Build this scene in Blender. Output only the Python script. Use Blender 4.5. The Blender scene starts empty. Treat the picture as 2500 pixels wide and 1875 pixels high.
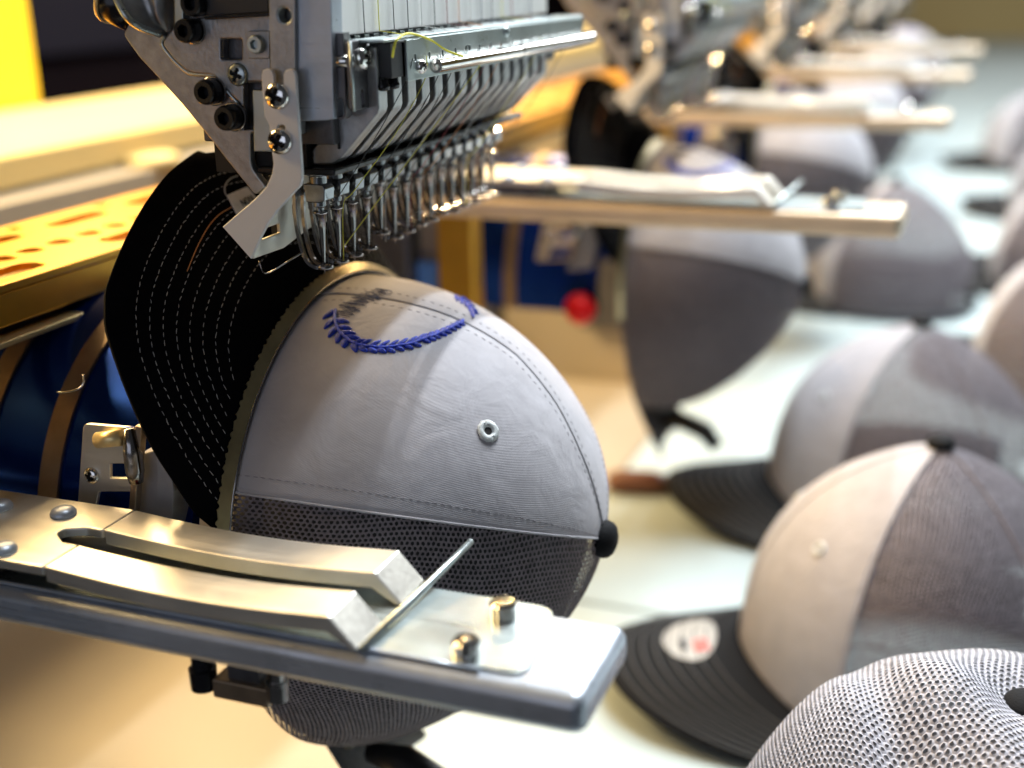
import bpy, bmesh, math, random
import numpy as np
from mathutils import Vector, Matrix
from mathutils.bvhtree import BVHTree
random.seed(4); rng = np.random.default_rng(4)
scene = bpy.context.scene
COL = scene.collection

# ------------------------------------------------------------------ camera
# three orthogonal vanishing points measured in the 2500 x 1875 photograph
F, CX, CY, ZT = 3078.0, 1250.0, 937.5, 0.356        # focal length in px, centre, camera height over the table
_n = lambda v: v / np.linalg.norm(v)
vX = _n(np.array([1250, 1037.5, -3078.0]))
vY = np.array([-8250, 807.0, -3078.0]); vY = _n(vY - vX * vX.dot(vY))
vZ = np.cross(vX, vY)
MW = np.array([vX, vY, vZ])                          # world = MW @ camera
cam_d = bpy.data.cameras.new("camera"); cam = bpy.data.objects.new("camera", cam_d); COL.objects.link(cam)
m4 = Matrix.Identity(4)
for i in range(3):
    for j in range(3): m4[i][j] = MW[i, j]
m4[2][3] = ZT
cam.matrix_world = m4
cam_d.sensor_width = 36; cam_d.lens = 36 * F / 2500
cam_d.clip_start = 0.01; cam_d.clip_end = 60
APERTURE = 0.0088; FOCUS = 0.395
cam_d.dof.use_dof = True; cam_d.dof.focus_distance = FOCUS
cam_d.dof.aperture_fstop = (cam_d.lens / 1000) / APERTURE
scene.camera = cam
scene.render.resolution_x = 1024; scene.render.resolution_y = 768
scene.view_settings.view_transform = 'Standard'; scene.view_settings.look = 'None'
scene.view_settings.exposure = 0.0; scene.view_settings.gamma = 1.0
scene.render.engine = 'CYCLES'

def ray(px, py): return MW @ np.array([(px - CX) / F, -(py - CY) / F, -1.0])
def on(ax, v, px, py):                               # pixel -> point where its ray meets the plane coord[ax] = v
    r = ray(px, py); return r * (v / r[ax])
def dep(px, py, d): return ray(px, py) * d

# ------------------------------------------------------------------ light
world = bpy.data.worlds.new("World"); scene.world = world; world.use_nodes = True
bg = world.node_tree.nodes['Background']; bg.inputs[0].default_value = (0.62, 0.66, 0.72, 1); bg.inputs[1].default_value = 0.06
def area(name, loc, target, sx, sy, power, color):
    d = bpy.data.lights.new(name, 'AREA'); d.shape = 'RECTANGLE'; d.size = sx; d.size_y = sy
    d.energy = power; d.color = color
    o = bpy.data.objects.new(name, d); COL.objects.link(o)
    loc = Vector(loc) + Vector((0, 0, ZT)); tg = Vector(target) + Vector((0, 0, ZT))
    o.location = loc
    zc = (loc - tg).normalized(); xc = Vector((1, 0, 0)) if abs((loc - tg).normalized().x) < .9 else Vector((0, 1, 0)); xc = (xc - zc * xc.dot(zc)).normalized(); yc = zc.cross(xc)
    o.rotation_euler = Matrix((xc, yc, zc)).transposed().to_euler()
    return o
area("ceiling_light", (1.30, 0.135, 1.55), (1.10, 0.135, -0.25), 1.5, 0.035, 58, (0.90, 0.96, 1.0))
area("ceiling_light", (1.30, -0.22, 1.50), (1.00, -0.10, -0.25), 1.5, 0.05, 40, (0.84, 0.93, 1.0))
area("ceiling_light", (2.5, -0.45, 1.35), (0.8, 0.0, -0.25), 2.0, 0.4, 34, (0.86, 0.94, 1.0))
area("ceiling_light", (4.2, -0.6, 1.6), (3.2, -0.1, -0.3), 2.0, 1.0, 45, (0.95, 0.97, 1.0))  # further light added to brighten the far end of the table
area("end_fill", (-1.3, 0.35, 0.15), (0.4, 0.2, -0.15), 1.4, 0.9, 3.8, (0.74, 0.81, 1.0))  # unseen bluish fill added for the faces turned to the camera
area("warm_light", (0.42, 1.25, 0.66), (0.42, 0.3, -0.15), 1.1, 0.40, 28, (1.0, 0.66, 0.27))
area("warm_light", (0.54, 0.80, 0.30), (0.80, 0.22, -0.02), 0.30, 0.20, 6, (1.0, 0.72, 0.36))  # extra light added to warm the near faces of the second head
area("warm_light", (0.98, 0.82, 0.30), (1.24, 0.22, -0.02), 0.30, 0.20, 5, (1.0, 0.72, 0.36))  # same added warm light for the third head
area("warm_light", (1.8, 1.05, 0.80), (1.4, 0.25, -0.15), 1.8, 0.30, 30, (1.0, 0.70, 0.34))

# ------------------------------------------------------------------ materials
def mat(name, color, rough=0.5, metal=0.0, noise=None, bump=None, spec=None, coat=0.0, sheen=0.0, scratch=0.0, bump2=None):
    """noise=(scale, amount) colour variation, bump=(scale, strength, kind)"""
    m = bpy.data.materials.new(name); m.use_nodes = True
    nt = m.node_tree; b = nt.nodes['Principled BSDF']
    b.inputs['Base Color'].default_value = (*color, 1); b.inputs['Roughness'].default_value = rough
    b.inputs['Metallic'].default_value = metal
    if spec is not None: b.inputs['Specular IOR Level'].default_value = spec
    if coat: b.inputs['Coat Weight'].default_value = coat; b.inputs['Coat Roughness'].default_value = 0.15
    if sheen: b.inputs['Sheen Weight'].default_value = sheen; b.inputs['Sheen Roughness'].default_value = 0.6
    tc = nt.nodes.new('ShaderNodeTexCoord')
    if noise:
        n = nt.nodes.new('ShaderNodeTexNoise'); n.inputs['Scale'].default_value = noise[0]; n.inputs['Detail'].default_value = 6
        nt.links.new(tc.outputs['Object'], n.inputs['Vector'])
        r = nt.nodes.new('ShaderNodeValToRGB'); e = r.color_ramp.elements
        lo = [max(0, c * (1 - noise[1])) for c in color]; hi = [min(1, c * (1 + noise[1])) for c in color]
        e[0].position = 0.32; e[0].color = (*lo, 1); e[1].position = 0.68; e[1].color = (*hi, 1)
        nt.links.new(n.outputs['Fac'], r.inputs[0]); nt.links.new(r.outputs[0], b.inputs['Base Color'])
        mr = nt.nodes.new('ShaderNodeMapRange'); mr.inputs['To Min'].default_value = max(0.03, rough * (1 - noise[1] * 0.8)); mr.inputs['To Max'].default_value = min(1, rough * (1 + noise[1] * 0.8))
        nt.links.new(n.outputs['Fac'], mr.inputs['Value']); nt.links.new(mr.outputs[0], b.inputs['Roughness'])
    if scratch:                                           # fine brush marks and smudges in the gloss
        mp = nt.nodes.new('ShaderNodeMapping'); mp.inputs['Scale'].default_value = (900, 14, 900); mp.inputs['Rotation'].default_value = (0.05, 0.0, 0.06)
        nt.links.new(tc.outputs['Object'], mp.inputs[0])
        ns = nt.nodes.new('ShaderNodeTexNoise'); ns.inputs['Scale'].default_value = 1.0; ns.inputs['Detail'].default_value = 4; nt.links.new(mp.outputs[0], ns.inputs['Vector'])
        sm_ = nt.nodes.new('ShaderNodeTexNoise'); sm_.inputs['Scale'].default_value = 55; sm_.inputs['Detail'].default_value = 5; nt.links.new(tc.outputs['Object'], sm_.inputs['Vector'])
        ad = nt.nodes.new('ShaderNodeMath'); ad.operation = 'ADD'; nt.links.new(ns.outputs['Fac'], ad.inputs[0]); nt.links.new(sm_.outputs['Fac'], ad.inputs[1])
        mr2 = nt.nodes.new('ShaderNodeMapRange'); mr2.inputs['From Min'].default_value = 0.7; mr2.inputs['From Max'].default_value = 1.3
        mr2.inputs['To Min'].default_value = max(.05, rough - scratch); mr2.inputs['To Max'].default_value = min(1, rough + scratch)
        nt.links.new(ad.outputs[0], mr2.inputs['Value']); nt.links.new(mr2.outputs[0], b.inputs['Roughness'])
        bs = nt.nodes.new('ShaderNodeBump'); bs.inputs['Strength'].default_value = scratch * 0.5; bs.inputs['Distance'].default_value = 0.0002
        nt.links.new(ns.outputs['Fac'], bs.inputs['Height']); nt.links.new(bs.outputs[0], b.inputs['Normal'])
    if bump:
        if bump[2] == 'twill':
            t = nt.nodes.new('ShaderNodeTexWave'); t.wave_type = 'BANDS'; t.bands_direction = 'DIAGONAL'
            t.inputs['Scale'].default_value = bump[0]; t.inputs['Distortion'].default_value = 1.2; t.inputs['Detail'].default_value = 2; t.inputs['Detail Scale'].default_value = 6
        else:
            t = nt.nodes.new('ShaderNodeTexNoise'); t.inputs['Scale'].default_value = bump[0]; t.inputs['Detail'].default_value = 5
        nt.links.new(tc.outputs['Object'], t.inputs['Vector'])
        bp = nt.nodes.new('ShaderNodeBump'); bp.inputs['Strength'].default_value = bump[1]; bp.inputs['Distance'].default_value = 0.0004
        nt.links.new(t.outputs['Fac'], bp.inputs['Height']); nt.links.new(bp.outputs[0], b.inputs['Normal'])
        if bump2:
            t2 = nt.nodes.new('ShaderNodeTexNoise'); t2.inputs['Scale'].default_value = bump2[0]; t2.inputs['Detail'].default_value = 3; t2.inputs['Distortion'].default_value = .6
            nt.links.new(tc.outputs['Object'], t2.inputs['Vector'])
            b2_ = nt.nodes.new('ShaderNodeBump'); b2_.inputs['Strength'].default_value = bump2[1]; b2_.inputs['Distance'].default_value = bump2[2]
            nt.links.new(t2.outputs['Fac'], b2_.inputs['Height']); nt.links.new(b2_.outputs[0], bp.inputs['Normal'])
        if scratch: nt.links.new(bs.outputs[0], bp.inputs['Normal'])
    return m
M = {
 'cast':   mat('cast_aluminium', (0.34, 0.34, 0.34), 0.42, 0.9, (260, 0.16), (900, 0.30, 'n')),
 'castd':  mat('dark_cast_metal', (0.13, 0.125, 0.13), 0.45, 0.8, (200, 0.2), (900, 0.25, 'n')),
 'zinc':   mat('zinc_plate', (0.43, 0.48, 0.475), 0.36, 0.95, (90, 0.10), (500, 0.10, 'n'), scratch=.10),
 'chrome': mat('chrome', (0.72, 0.70, 0.67), 0.14, 1.0, (150, 0.12)),
 'chromed':mat('dark_chrome', (0.34, 0.32, 0.31), 0.20, 1.0, (300, 0.25)),
 'bar':    mat('satin_aluminium', (0.47, 0.51, 0.57), 0.36, 0.55, (60, 0.12), (700, 0.12, 'n'), scratch=.13),
 'arm':    mat('satin_steel_strip', (0.78, 0.74, 0.66), 0.36, 0.85, (45, 0.10), (700, 0.05, 'n'), scratch=.06),
 'bedrefl':   mat('bar_bed_reflection', (0.60, 0.48, 0.35), 0.45, 0.5, (45, 0.08)),
 'white':  mat('white_enamel', (0.70, 0.69, 0.69), 0.38, 0.0, (40, 0.03), (900, 0.08, 'n')),
 'plastic':mat('white_plastic', (0.84, 0.83, 0.80), 0.30, 0.0, (30, 0.03)),
 'black':  mat('black_oxide', (0.012, 0.012, 0.014), 0.22, 0.3),
 'blackm': mat('black_plastic', (0.010, 0.010, 0.011), 0.45, 0.0),
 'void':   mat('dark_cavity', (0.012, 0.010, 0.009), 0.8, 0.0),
 'gold':   mat('gold_paint', (0.72, 0.37, 0.035), 0.34, 0.65, (40, 0.10), (600, 0.10, 'n')),
 'goldl':  mat('pale_gold_strip', (0.80, 0.62, 0.30), 0.35, 0.6),
 'blue':   mat('blue_anodised', (0.006, 0.045, 0.36), 0.20, 0.85, (30, 0.15)),
 'bronze': mat('bronze_band', (0.34, 0.25, 0.17), 0.38, 0.85, (120, 0.15)),
 'band':   mat('frame_spring_steel', (0.46, 0.37, 0.20), 0.32, 0.95, (80, 0.18)),
 'grey':   mat('grey_paint', (0.28, 0.28, 0.30), 0.5, 0.2, (120, 0.08), (900, 0.2, 'n')),
 'cotton': mat('grey_white_twill', (0.385, 0.365, 0.385), 0.9, 0.0, (90, 0.06), (760, 0.22, 'twill'), 0.15, sheen=0.2, bump2=(70, .22, .004)),
 'clamp':  mat('dark_nickel', (0.30, 0.31, 0.32), 0.22, 1.0, (400, 0.2)),
 'fin':    mat('grey_die_cast', (0.36, 0.36, 0.36), 0.40, 0.85, (300, 0.15), (900, 0.2, 'n')),
 'led':    mat('warm_led', (1, .7, .35), 0.4),
 'net':    mat('grey_polyester_net', (0.195, 0.168, 0.184), 0.6, 0.0, (300, 0.18), None, 0.3),
 'netl':   mat('pale_grey_polyester_net', (0.42, 0.40, 0.43), 0.6, 0.0, (300, 0.16), None, 0.3),
 'brim':   mat('black_brim_cloth', (0.0022, 0.0022, 0.0028), 0.9, 0.0, None, (1200, 0.5, 'n'), 0.04),
 'brimg':  mat('charcoal_brim_cloth', (0.010, 0.010, 0.011), 0.8, 0.0, None, (1200, 0.5, 'n'), 0.15),
 'stitch': mat('grey_stitch_thread', (0.34, 0.33, 0.32), 0.7),
 'stitchd':mat('dark_stitch_thread', (0.20, 0.19, 0.20), 0.8),
 'eyelet': mat('eyelet_thread', (0.60, 0.62, 0.61), 0.7, 0, (1500, 0.15)),
 'bluet':  mat('royal_blue_thread', (0.005, 0.030, 0.40), 0.5, 0.0, (1400, 0.55), (2500, 0.6, 'n')),
 'navyt':  mat('dark_blue_thread', (0.03, 0.045, 0.12), 0.6),
 'yellowt':mat('yellow_thread', (0.75, 0.68, 0.05), 0.5),
 'redt':   mat('red_thread', (0.30, 0.02, 0.03), 0.5),
 'oranget':mat('orange_thread', (0.75, 0.30, 0.10), 0.5),
 'blackt': mat('black_thread', (0.02, 0.02, 0.02), 0.5),
 'whitet': mat('white_thread', (0.75, 0.75, 0.72), 0.5),
 'label':  mat('pale_cloth_label', (0.85, 0.80, 0.74), 0.8, 0, (400, 0.1)),
 'table':  mat('white_laminate', (0.46, 0.535, 0.535), 0.36, 0.0, (6, 0.03)),
 'bed':    mat('beige_bed_paint', (0.40, 0.345, 0.26), 0.45, 0.0, (5, 0.04)),
 'gap':    mat('panel_gap', (0.45, 0.46, 0.42), 0.7),
 'yellow': mat('yellow_paint', (0.85, 0.55, 0.01), 0.45),
 'cream':  mat('cream_paint', (0.68, 0.52, 0.22), 0.4),
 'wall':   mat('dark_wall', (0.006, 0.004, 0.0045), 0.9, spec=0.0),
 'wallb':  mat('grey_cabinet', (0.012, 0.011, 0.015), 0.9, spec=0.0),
 'red':    mat('red_plastic', (0.80, 0.006, 0.008), 0.45, spec=.25),
 'wood':   mat('brown_handle', (0.16, 0.06, 0.03), 0.5),
 'sweat':  mat('charcoal_sweatband', (0.05, 0.05, 0.055), 0.9),
}

M['lblue'] = mat('light_blue_paint', (0.10, 0.26, 0.70), 0.4)
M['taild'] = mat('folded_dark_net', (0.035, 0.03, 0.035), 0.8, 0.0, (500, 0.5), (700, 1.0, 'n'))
# ------------------------------------------------------------------ builders (camera-relative metres; ZT added at the root)
ORG = {}
def thing(name, org, label, cat, group=None, kind=None):
    o = bpy.data.objects.new(name, None); COL.objects.link(o); o.empty_display_size = 0.02
    o.location = (org[0], org[1], org[2] + ZT); ORG[o.name] = np.array(org, float)
    o['label'] = label; o['category'] = cat
    if group: o['group'] = group
    if kind: o['kind'] = kind
    return o
def root_of(o):
    while o.parent: o = o.parent
    return o
def link(name, me, material, parent, loc=(0, 0, 0)):
    o = bpy.data.objects.new(name, me); COL.objects.link(o)
    if not me.materials: me.materials.append(material)
    if parent: o.parent = parent
    o.location = loc
    return o
def org_of(parent): return ORG[root_of(parent).name] if parent else np.array((0, 0, -ZT))
def mesh(name, V, Fc, material, parent, smooth=False, bev=0.0, sub=0, solid=0.0, fix=True, seg=2, loc=(0, 0, 0)):
    V = np.asarray(V, float) - org_of(parent)
    me = bpy.data.meshes.new(name)
    if isinstance(Fc, np.ndarray):
        k = Fc.shape[1]; nf = len(Fc)
        me.vertices.add(len(V)); me.vertices.foreach_set('co', V.ravel())
        me.loops.add(nf * k); me.loops.foreach_set('vertex_index', Fc.ravel().astype(np.int32))
        me.polygons.add(nf); me.polygons.foreach_set('loop_start', np.arange(0, nf * k, k, dtype=np.int32))
        me.polygons.foreach_set('loop_total', np.full(nf, k, dtype=np.int32)); me.update(calc_edges=True)
    else:
        me.from_pydata([tuple(v) for v in V], [], [tuple(f) for f in Fc])
        if fix:
            bm = bmesh.new(); bm.from_mesh(me); bmesh.ops.remove_doubles(bm, verts=bm.verts, dist=1e-7)
            bmesh.ops.recalc_face_normals(bm, faces=bm.faces); bm.to_mesh(me); bm.free()
    if smooth: me.polygons.foreach_set('use_smooth', [True] * len(me.polygons))
    o = link(name, me, material, parent, loc)
    if solid: s = o.modifiers.new('s', 'SOLIDIFY'); s.thickness = solid; s.offset = -1
    if bev:
        b = o.modifiers.new('b', 'BEVEL'); b.width = bev; b.segments = seg; b.limit_method = 'ANGLE'; b.angle_limit = math.radians(35)
        me.polygons.foreach_set('use_smooth', [True] * len(me.polygons)); b.harden_normals = True
    if sub: s = o.modifiers.new('u', 'SUBSURF'); s.levels = sub; s.render_levels = sub
    return o
BF = [(0, 1, 3, 2), (4, 6, 7, 5), (0, 4, 5, 1), (2, 3, 7, 6), (0, 2, 6, 4), (1, 5, 7, 3)]
def boxv(x0, x1, y0, y1, z0, z1): return [(x, y, z) for x in (x0, x1) for y in (y0, y1) for z in (z0, z1)]
def box(name, x0, x1, y0, y1, z0, z1, material, parent, bev=0.0006, seg=2):
    return mesh(name, boxv(x0, x1, y0, y1, z0, z1), BF, material, parent, bev=bev, seg=seg)
def boxes(lst):
    V, Fc = [], []
    for b in lst:
        k = len(V); V += boxv(*b); Fc += [tuple(i + k for i in f) for f in BF]
    return V, Fc
def tube(path, r, n=8, cap=True):
    P = [np.array(p, float) for p in path]; V, Fc = [], []
    rr = r if hasattr(r, '__len__') else [r] * len(P)
    up = np.array((0.3, 0.5, 0.81))
    for i, p in enumerate(P):
        t = P[min(i + 1, len(P) - 1)] - P[max(i - 1, 0)]; t = _n(t)
        a = np.cross(t, up)
        if np.linalg.norm(a) < 1e-3: a = np.cross(t, (1, 0, 0))
        a = _n(a); b = np.cross(t, a)
        for k in range(n):
            an = 2 * math.pi * k / n; V.append(p + rr[i] * (a * math.cos(an) + b * math.sin(an)))
    for i in range(len(P) - 1):
        for k in range(n):
            Fc.append((i * n + k, i * n + (k + 1) % n, (i + 1) * n + (k + 1) % n, (i + 1) * n + k))
    if cap: Fc.append(tuple(range(n))[::-1]); Fc.append(tuple((len(P) - 1) * n + k for k in range(n)))
    return V, Fc
def merge(parts):
    V, Fc = [], []
    for v, f in parts:
        k = len(V); V += list(v); Fc += [tuple(i + k for i in q) for q in f]
    return V, Fc
def spline(pts, n=8):
    P = [np.array(p, float) for p in pts]; P = [2 * P[0] - P[1]] + P + [2 * P[-1] - P[-2]]; out = []
    for i in range(1, len(P) - 2):
        for k in range(n):
            t = k / n
            out.append(0.5 * ((2 * P[i]) + (-P[i - 1] + P[i + 1]) * t + (2 * P[i - 1] - 5 * P[i] + 4 * P[i + 1] - P[i + 2]) * t * t + (-P[i - 1] + 3 * P[i] - 3 * P[i + 1] + P[i + 2]) * t ** 3))
    out.append(P[-2]); return out
def lathe(c, d, prof, n=24):
    """prof = [(dist along d, radius)]"""
    c = np.array(c, float); d = _n(np.array(d, float))
    a = np.cross(d, (0.2, 0.1, 1.0)); a = _n(a); b = np.cross(d, a); V, Fc = [], []
    for h, r in prof:
        for k in range(n):
            an = 2 * math.pi * k / n; V.append(c + d * h + r * (a * math.cos(an) + b * math.sin(an)))
    for i in range(len(prof) - 1):
        for k in range(n): Fc.append((i * n + k, i * n + (k + 1) % n, (i + 1) * n + (k + 1) % n, (i + 1) * n + k))
    Fc.append(tuple(range(n))); Fc.append(tuple((len(prof) - 1) * n + k for k in range(n)))
    return V, Fc
def plate(name, outline, holes, material, parent, ax, w0, thick, bev=0.0004, round_r=0.0):
    """flat plate cut from a 2-D outline (with holes), extruded along axis ax from w0 to w0+thick"""
    cu = bpy.data.curves.new('c', 'CURVE'); cu.dimensions = '2D'; cu.fill_mode = 'BOTH'
    for loop in [outline] + list(holes):
        sp = cu.splines.new('POLY'); sp.points.add(len(loop) - 1); sp.use_cyclic_u = True
        for p, q in zip(sp.points, loop): p.co = (q[0], q[1], 0, 1)
    cu.extrude = max(thick / 2 - bev, 1e-5); cu.bevel_depth = bev; cu.bevel_resolution = 2; cu.offset = -bev
    ob = bpy.data.objects.new('c', cu); COL.objects.link(ob)
    dg = bpy.context.evaluated_depsgraph_get(); me0 = bpy.data.meshes.new_from_object(ob.evaluated_get(dg))
    V = np.array([v.co[:] for v in me0.vertices]); Fc = [tuple(p.vertices) for p in me0.polygons]
    bpy.data.objects.remove(ob); bpy.data.curves.remove(cu); bpy.data.meshes.remove(me0)
    W = w0 + thick / 2 + V[:, 2]
    if ax == 0: V3 = np.stack([W, V[:, 0], V[:, 1]], 1)
    elif ax == 1: V3 = np.stack([V[:, 0], W, V[:, 1]], 1)
    else: V3 = np.stack([V[:, 0], V[:, 1], W], 1)
    return mesh(name, V3, Fc, material, parent)
def pxp(ax, v, pts):                                  # pixel outline -> 2-D outline in the plane coord[ax] = v
    out = []
    for p in pts:
        q = on(ax, v, *p); out.append(tuple(np.delete(q, ax)))
    return out
def circ(c, r, n=20, ry=None, a=0):
    ry = ry or r
    return [(c[0] + r * math.cos(t) * math.cos(a) - ry * math.sin(t) * math.sin(a), c[1] + r * math.cos(t) * math.sin(a) + ry * math.sin(t) * math.cos(a)) for t in [2 * math.pi * k / n for k in range(n)]]
def slot(c, L, r, a=0, n=8):
    out = []
    for s in (1, -1):
        for k in range(n + 1):
            t = -math.pi / 2 + math.pi * k / n + (0 if s > 0 else math.pi)
            x = s * L / 2 + r * math.cos(t); y = r * math.sin(t)
            out.append((c[0] + x * math.cos(a) - y * math.sin(a), c[1] + x * math.sin(a) + y * math.cos(a)))
    return out
def rrect(x0, x1, y0, y1, r, n=4):
    out = []
    for cx, cy, a0 in ((x1 - r, y1 - r, 0), (x0 + r, y1 - r, 90), (x0 + r, y0 + r, 180), (x1 - r, y0 + r, 270)):
        for k in range(n + 1):
            t = math.radians(a0 + 90 * k / n); out.append((cx + r * math.cos(t), cy + r * math.sin(t)))
    return out
def rounded(poly, r, n=4):
    out = []; N = len(poly); P = [np.array(p, float) for p in poly]
    for i in range(N):
        a, b, c = P[i - 1], P[i], P[(i + 1) % N]; u = a - b; v = c - b
        rr = min(r, np.linalg.norm(u) * .45, np.linalg.norm(v) * .45)
        p0 = b + _n(u) * rr; p1 = b + _n(v) * rr
        for k in range(n + 1):
            t = k / n; out.append(tuple((1 - t) ** 2 * p0 + 2 * t * (1 - t) * b + t * t * p1))
    return out
def screw(name, c, d, r, material, parent, h=None, kind='cross', rot=0.4):
    """domed head with a real recess: cross or round/hex socket"""
    h = h or r * 0.55; c = np.array(c, float); d = _n(np.array(d, float))
    a = _n(np.cross(d, (0.2, 0.1, 1.0))); b = np.cross(d, a); V, Fc = [], []
    NR, NA = 14, 36
    for i in range(NR + 1):
        q = 1 - i / NR
        for k in range(NA):
            t = 2 * math.pi * k / NA + rot; u, v = q * math.cos(t), q * math.sin(t)
            if kind == 'cross':
                z = h * (0.25 + 0.75 * math.sqrt(max(0, 1 - q * q)))
                w = 0.17; lim = 0.60
                uu, vv = u * math.cos(0.5) - v * math.sin(0.5), u * math.sin(0.5) + v * math.cos(0.5)
                if (abs(uu) < w and abs(vv) < lim) or (abs(vv) < w and abs(uu) < lim): z -= h * 0.75
            else:
                z = h if q < 0.86 else h * (1 - ((q - 0.86) / 0.14) ** 2 * 0.35)
                hx = max(abs(math.cos(t - kk * math.pi / 3)) for kk in range(3)) * q
                if hx < 0.46: z -= h * 0.7
            V.append(c + d * z + r * (u * a + v * b))
    for i in range(NR):
        for k in range(NA): Fc.append((i * NA + k, i * NA + (k + 1) % NA, (i + 1) * NA + (k + 1) % NA, (i + 1) * NA + k))
    base = len(V)
    for k in range(NA):
        t = 2 * math.pi * k / NA + rot; V.append(c - d * 0.0006 + r * (math.cos(t) * a + math.sin(t) * b))
    for k in range(NA): Fc.append((base + k, base + (k + 1) % NA, (k + 1) % NA, k))
    o = mesh(name, V, Fc, material, parent, smooth=False)
    if kind == 'cross':                                   # shade of the recess put into its colour: dark material at the bottom
        o.data.materials.append(M['void'])
        cc = c - org_of(parent)
        for p in o.data.polygons:
            v_ = np.array(p.center) - cc; z_ = v_.dot(d); q_ = np.linalg.norm(v_ - d * z_) / r
            if q_ < .62 and z_ < h * (0.25 + 0.75 * math.sqrt(max(0, 1 - q_ * q_))) - h * .5: p.material_index = 1
    if kind == 'cross': o.data.polygons.foreach_set('use_smooth', [True] * len(o.data.polygons)); o.data.set_sharp_from_angle(angle=math.radians(38))
    return o
def copy_thing(root, dx, label, group=None, drop=()):
    def cp(o, par):
        c = o.copy(); COL.objects.link(c); c.parent = par
        for ch in o.children:
            if not (drop and ch.name.startswith(drop)): cp(ch, c)
        return c
    r = cp(root, None); r.location = root.location + Vector(dx); r['label'] = label
    if group: r['group'] = group
    return r

# ------------------------------------------------------------------ setting
TZ = -0.356; YB = 0.246
def sheet(name, x0, x1, y0, y1, z0, z1, m):
    o = box(name, x0, x1, y0, y1, z0, z1, m, None, bev=0.001); o['kind'] = 'structure'; return o
def org0(o): return o
# white table in panels, with a narrow joint between them
xs = [0.20, 0.6385, 1.56, 2.5, 3.5, 5.0, 9.0]
tb = mesh('table', *boxes([(xs[0], xs[-1], -3.0, YB - 0.002, TZ - 0.03, TZ - 0.004)]), M['gap'], None); tb['kind'] = 'structure'
for i in range(len(xs) - 1):
    p = mesh('table_panel', boxv(xs[i] + 0.0015, xs[i + 1] - 0.0015, -3.0, YB - 0.002, TZ - 0.0035, TZ), BF, M['table'], None, bev=0.0012); p.parent = tb
bed = sheet('machine_bed', 0.20, 9.0, YB, 0.56, TZ - 0.03, TZ - 0.0005, M['bed'])
rw = sheet('bed_riser', 0.05, 9.0, 0.56, 0.60, TZ - 0.03, -0.126, M['bed'])
lg = sheet('rear_ledge', -0.6, 9.0, 0.585, 0.80, -0.1235, -0.103, M['cream'])
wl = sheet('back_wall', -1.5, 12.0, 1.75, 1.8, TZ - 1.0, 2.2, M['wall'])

# yellow post, cabinet behind the ledge, clamp knob under the ledge
po = thing('yellow_post', (0.86, 0.80, -0.103), 'bright yellow square post standing behind the cream ledge', 'post')
box('shaft', 0.83, 0.92, 0.805, 0.885, -0.28, 0.5, M['yellow'], po, bev=0.008)
box('foot', 0.80, 0.95, 0.803, 0.93, -0.356, -0.275, M['yellow'], po, bev=0.004)
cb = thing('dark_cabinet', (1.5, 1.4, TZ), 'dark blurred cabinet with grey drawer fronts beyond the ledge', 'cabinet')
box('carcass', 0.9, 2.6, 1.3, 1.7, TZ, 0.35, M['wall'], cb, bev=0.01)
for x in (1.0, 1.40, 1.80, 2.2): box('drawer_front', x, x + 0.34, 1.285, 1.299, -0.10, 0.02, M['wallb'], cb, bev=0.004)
kn = thing('ledge_clamp', tuple(on(1, 0.575, 370, 425)), 'dark clamp with pale rounded cap under the cream ledge', 'clamp')
q = on(1, 0.575, 370, 405)
mesh('cap', *lathe(q + np.array([0, 0, -.003]), (0, 0, 1), [(0, .012), (.004, .022), (.009, .022), (.012, .016)]), M['cream'], kn, smooth=True)
mesh('stem', *lathe(q + np.array([0, 0, -.022]), (0, 0, 1), [(0, .008), (.004, .016), (.019, .013)]), M['void'], kn, smooth=True)
mesh('pin', *lathe(q + np.array([0, 0.0, -.016]), (0, 1, 0), [(0, .005), (.03, .005)]), M['void'], kn)

# gold perforated carriage beam
gb = thing('gold_beam', (0.8, 0.31, -0.11), 'long gold carriage beam perforated with round holes and slots', 'beam')
YG, ZG = 0.311, -0.0964
GX0, GX1, PER = 0.06, 3.0, 0.21
holes = []
for k in range(-1, 13):
    o = k * PER
    for hx in (.3585, .3735, .3900, .4077, .4245, .4415, .4585, .4755, .4925, .5095, .5265): holes.append(circ((hx + o, .3425), .0052, 16))
    for hx in (.366, .412, .458, .504, .550): holes.append(slot((hx + o, .3245), .022, .0062, 0, 6))
    for hx in (.380, .433, .486, .539): holes.append(slot((hx + o, .3690), .024, .0054, 0, 6))
    for hx in (.404, .460, .512): holes.append(circ((hx + o + .003, .3800), .0035, 12))
holes = [h for h in holes if GX0 + .02 < min(p[0] for p in h) and max(p[0] for p in h) < GX1 - .02]
keep = []
for h in holes:                                       # no overlapping holes where two periods meet
    c = np.mean(h, 0); w = max(p[0] for p in h) - min(p[0] for p in h)
    if all(abs(c[0] - np.mean(g, 0)[0]) > (w + max(p[0] for p in g) - min(p[0] for p in g)) / 2 + .002 or abs(c[1] - np.mean(g, 0)[1]) > .0105 for g in keep): keep.append(h)
plate('top_plate', [(GX0, YG), (GX1, YG), (GX1, .388), (GX0, .388)], keep, M['gold'], gb, 2, ZG - .003, .003, bev=.0006)
box('front_flange', GX0, GX1, YG + .0005, YG + .0035, ZG - .0145, ZG - .0032, M['gold'], gb, bev=.0005)
box('rear_flange', GX0, GX1, .384, .3875, ZG - .0145, ZG - .0032, M['gold'], gb, bev=.0005)
box('inner_tray', GX0, GX1, YG + .004, .3835, ZG - .0145, ZG - .0125, M['goldl'], gb, bev=.0)
box('guide_strip', GX0, GX1, YG - .002, YG + .006, ZG - .0205, ZG - .0185, M['goldl'], gb, bev=.0003)
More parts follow.
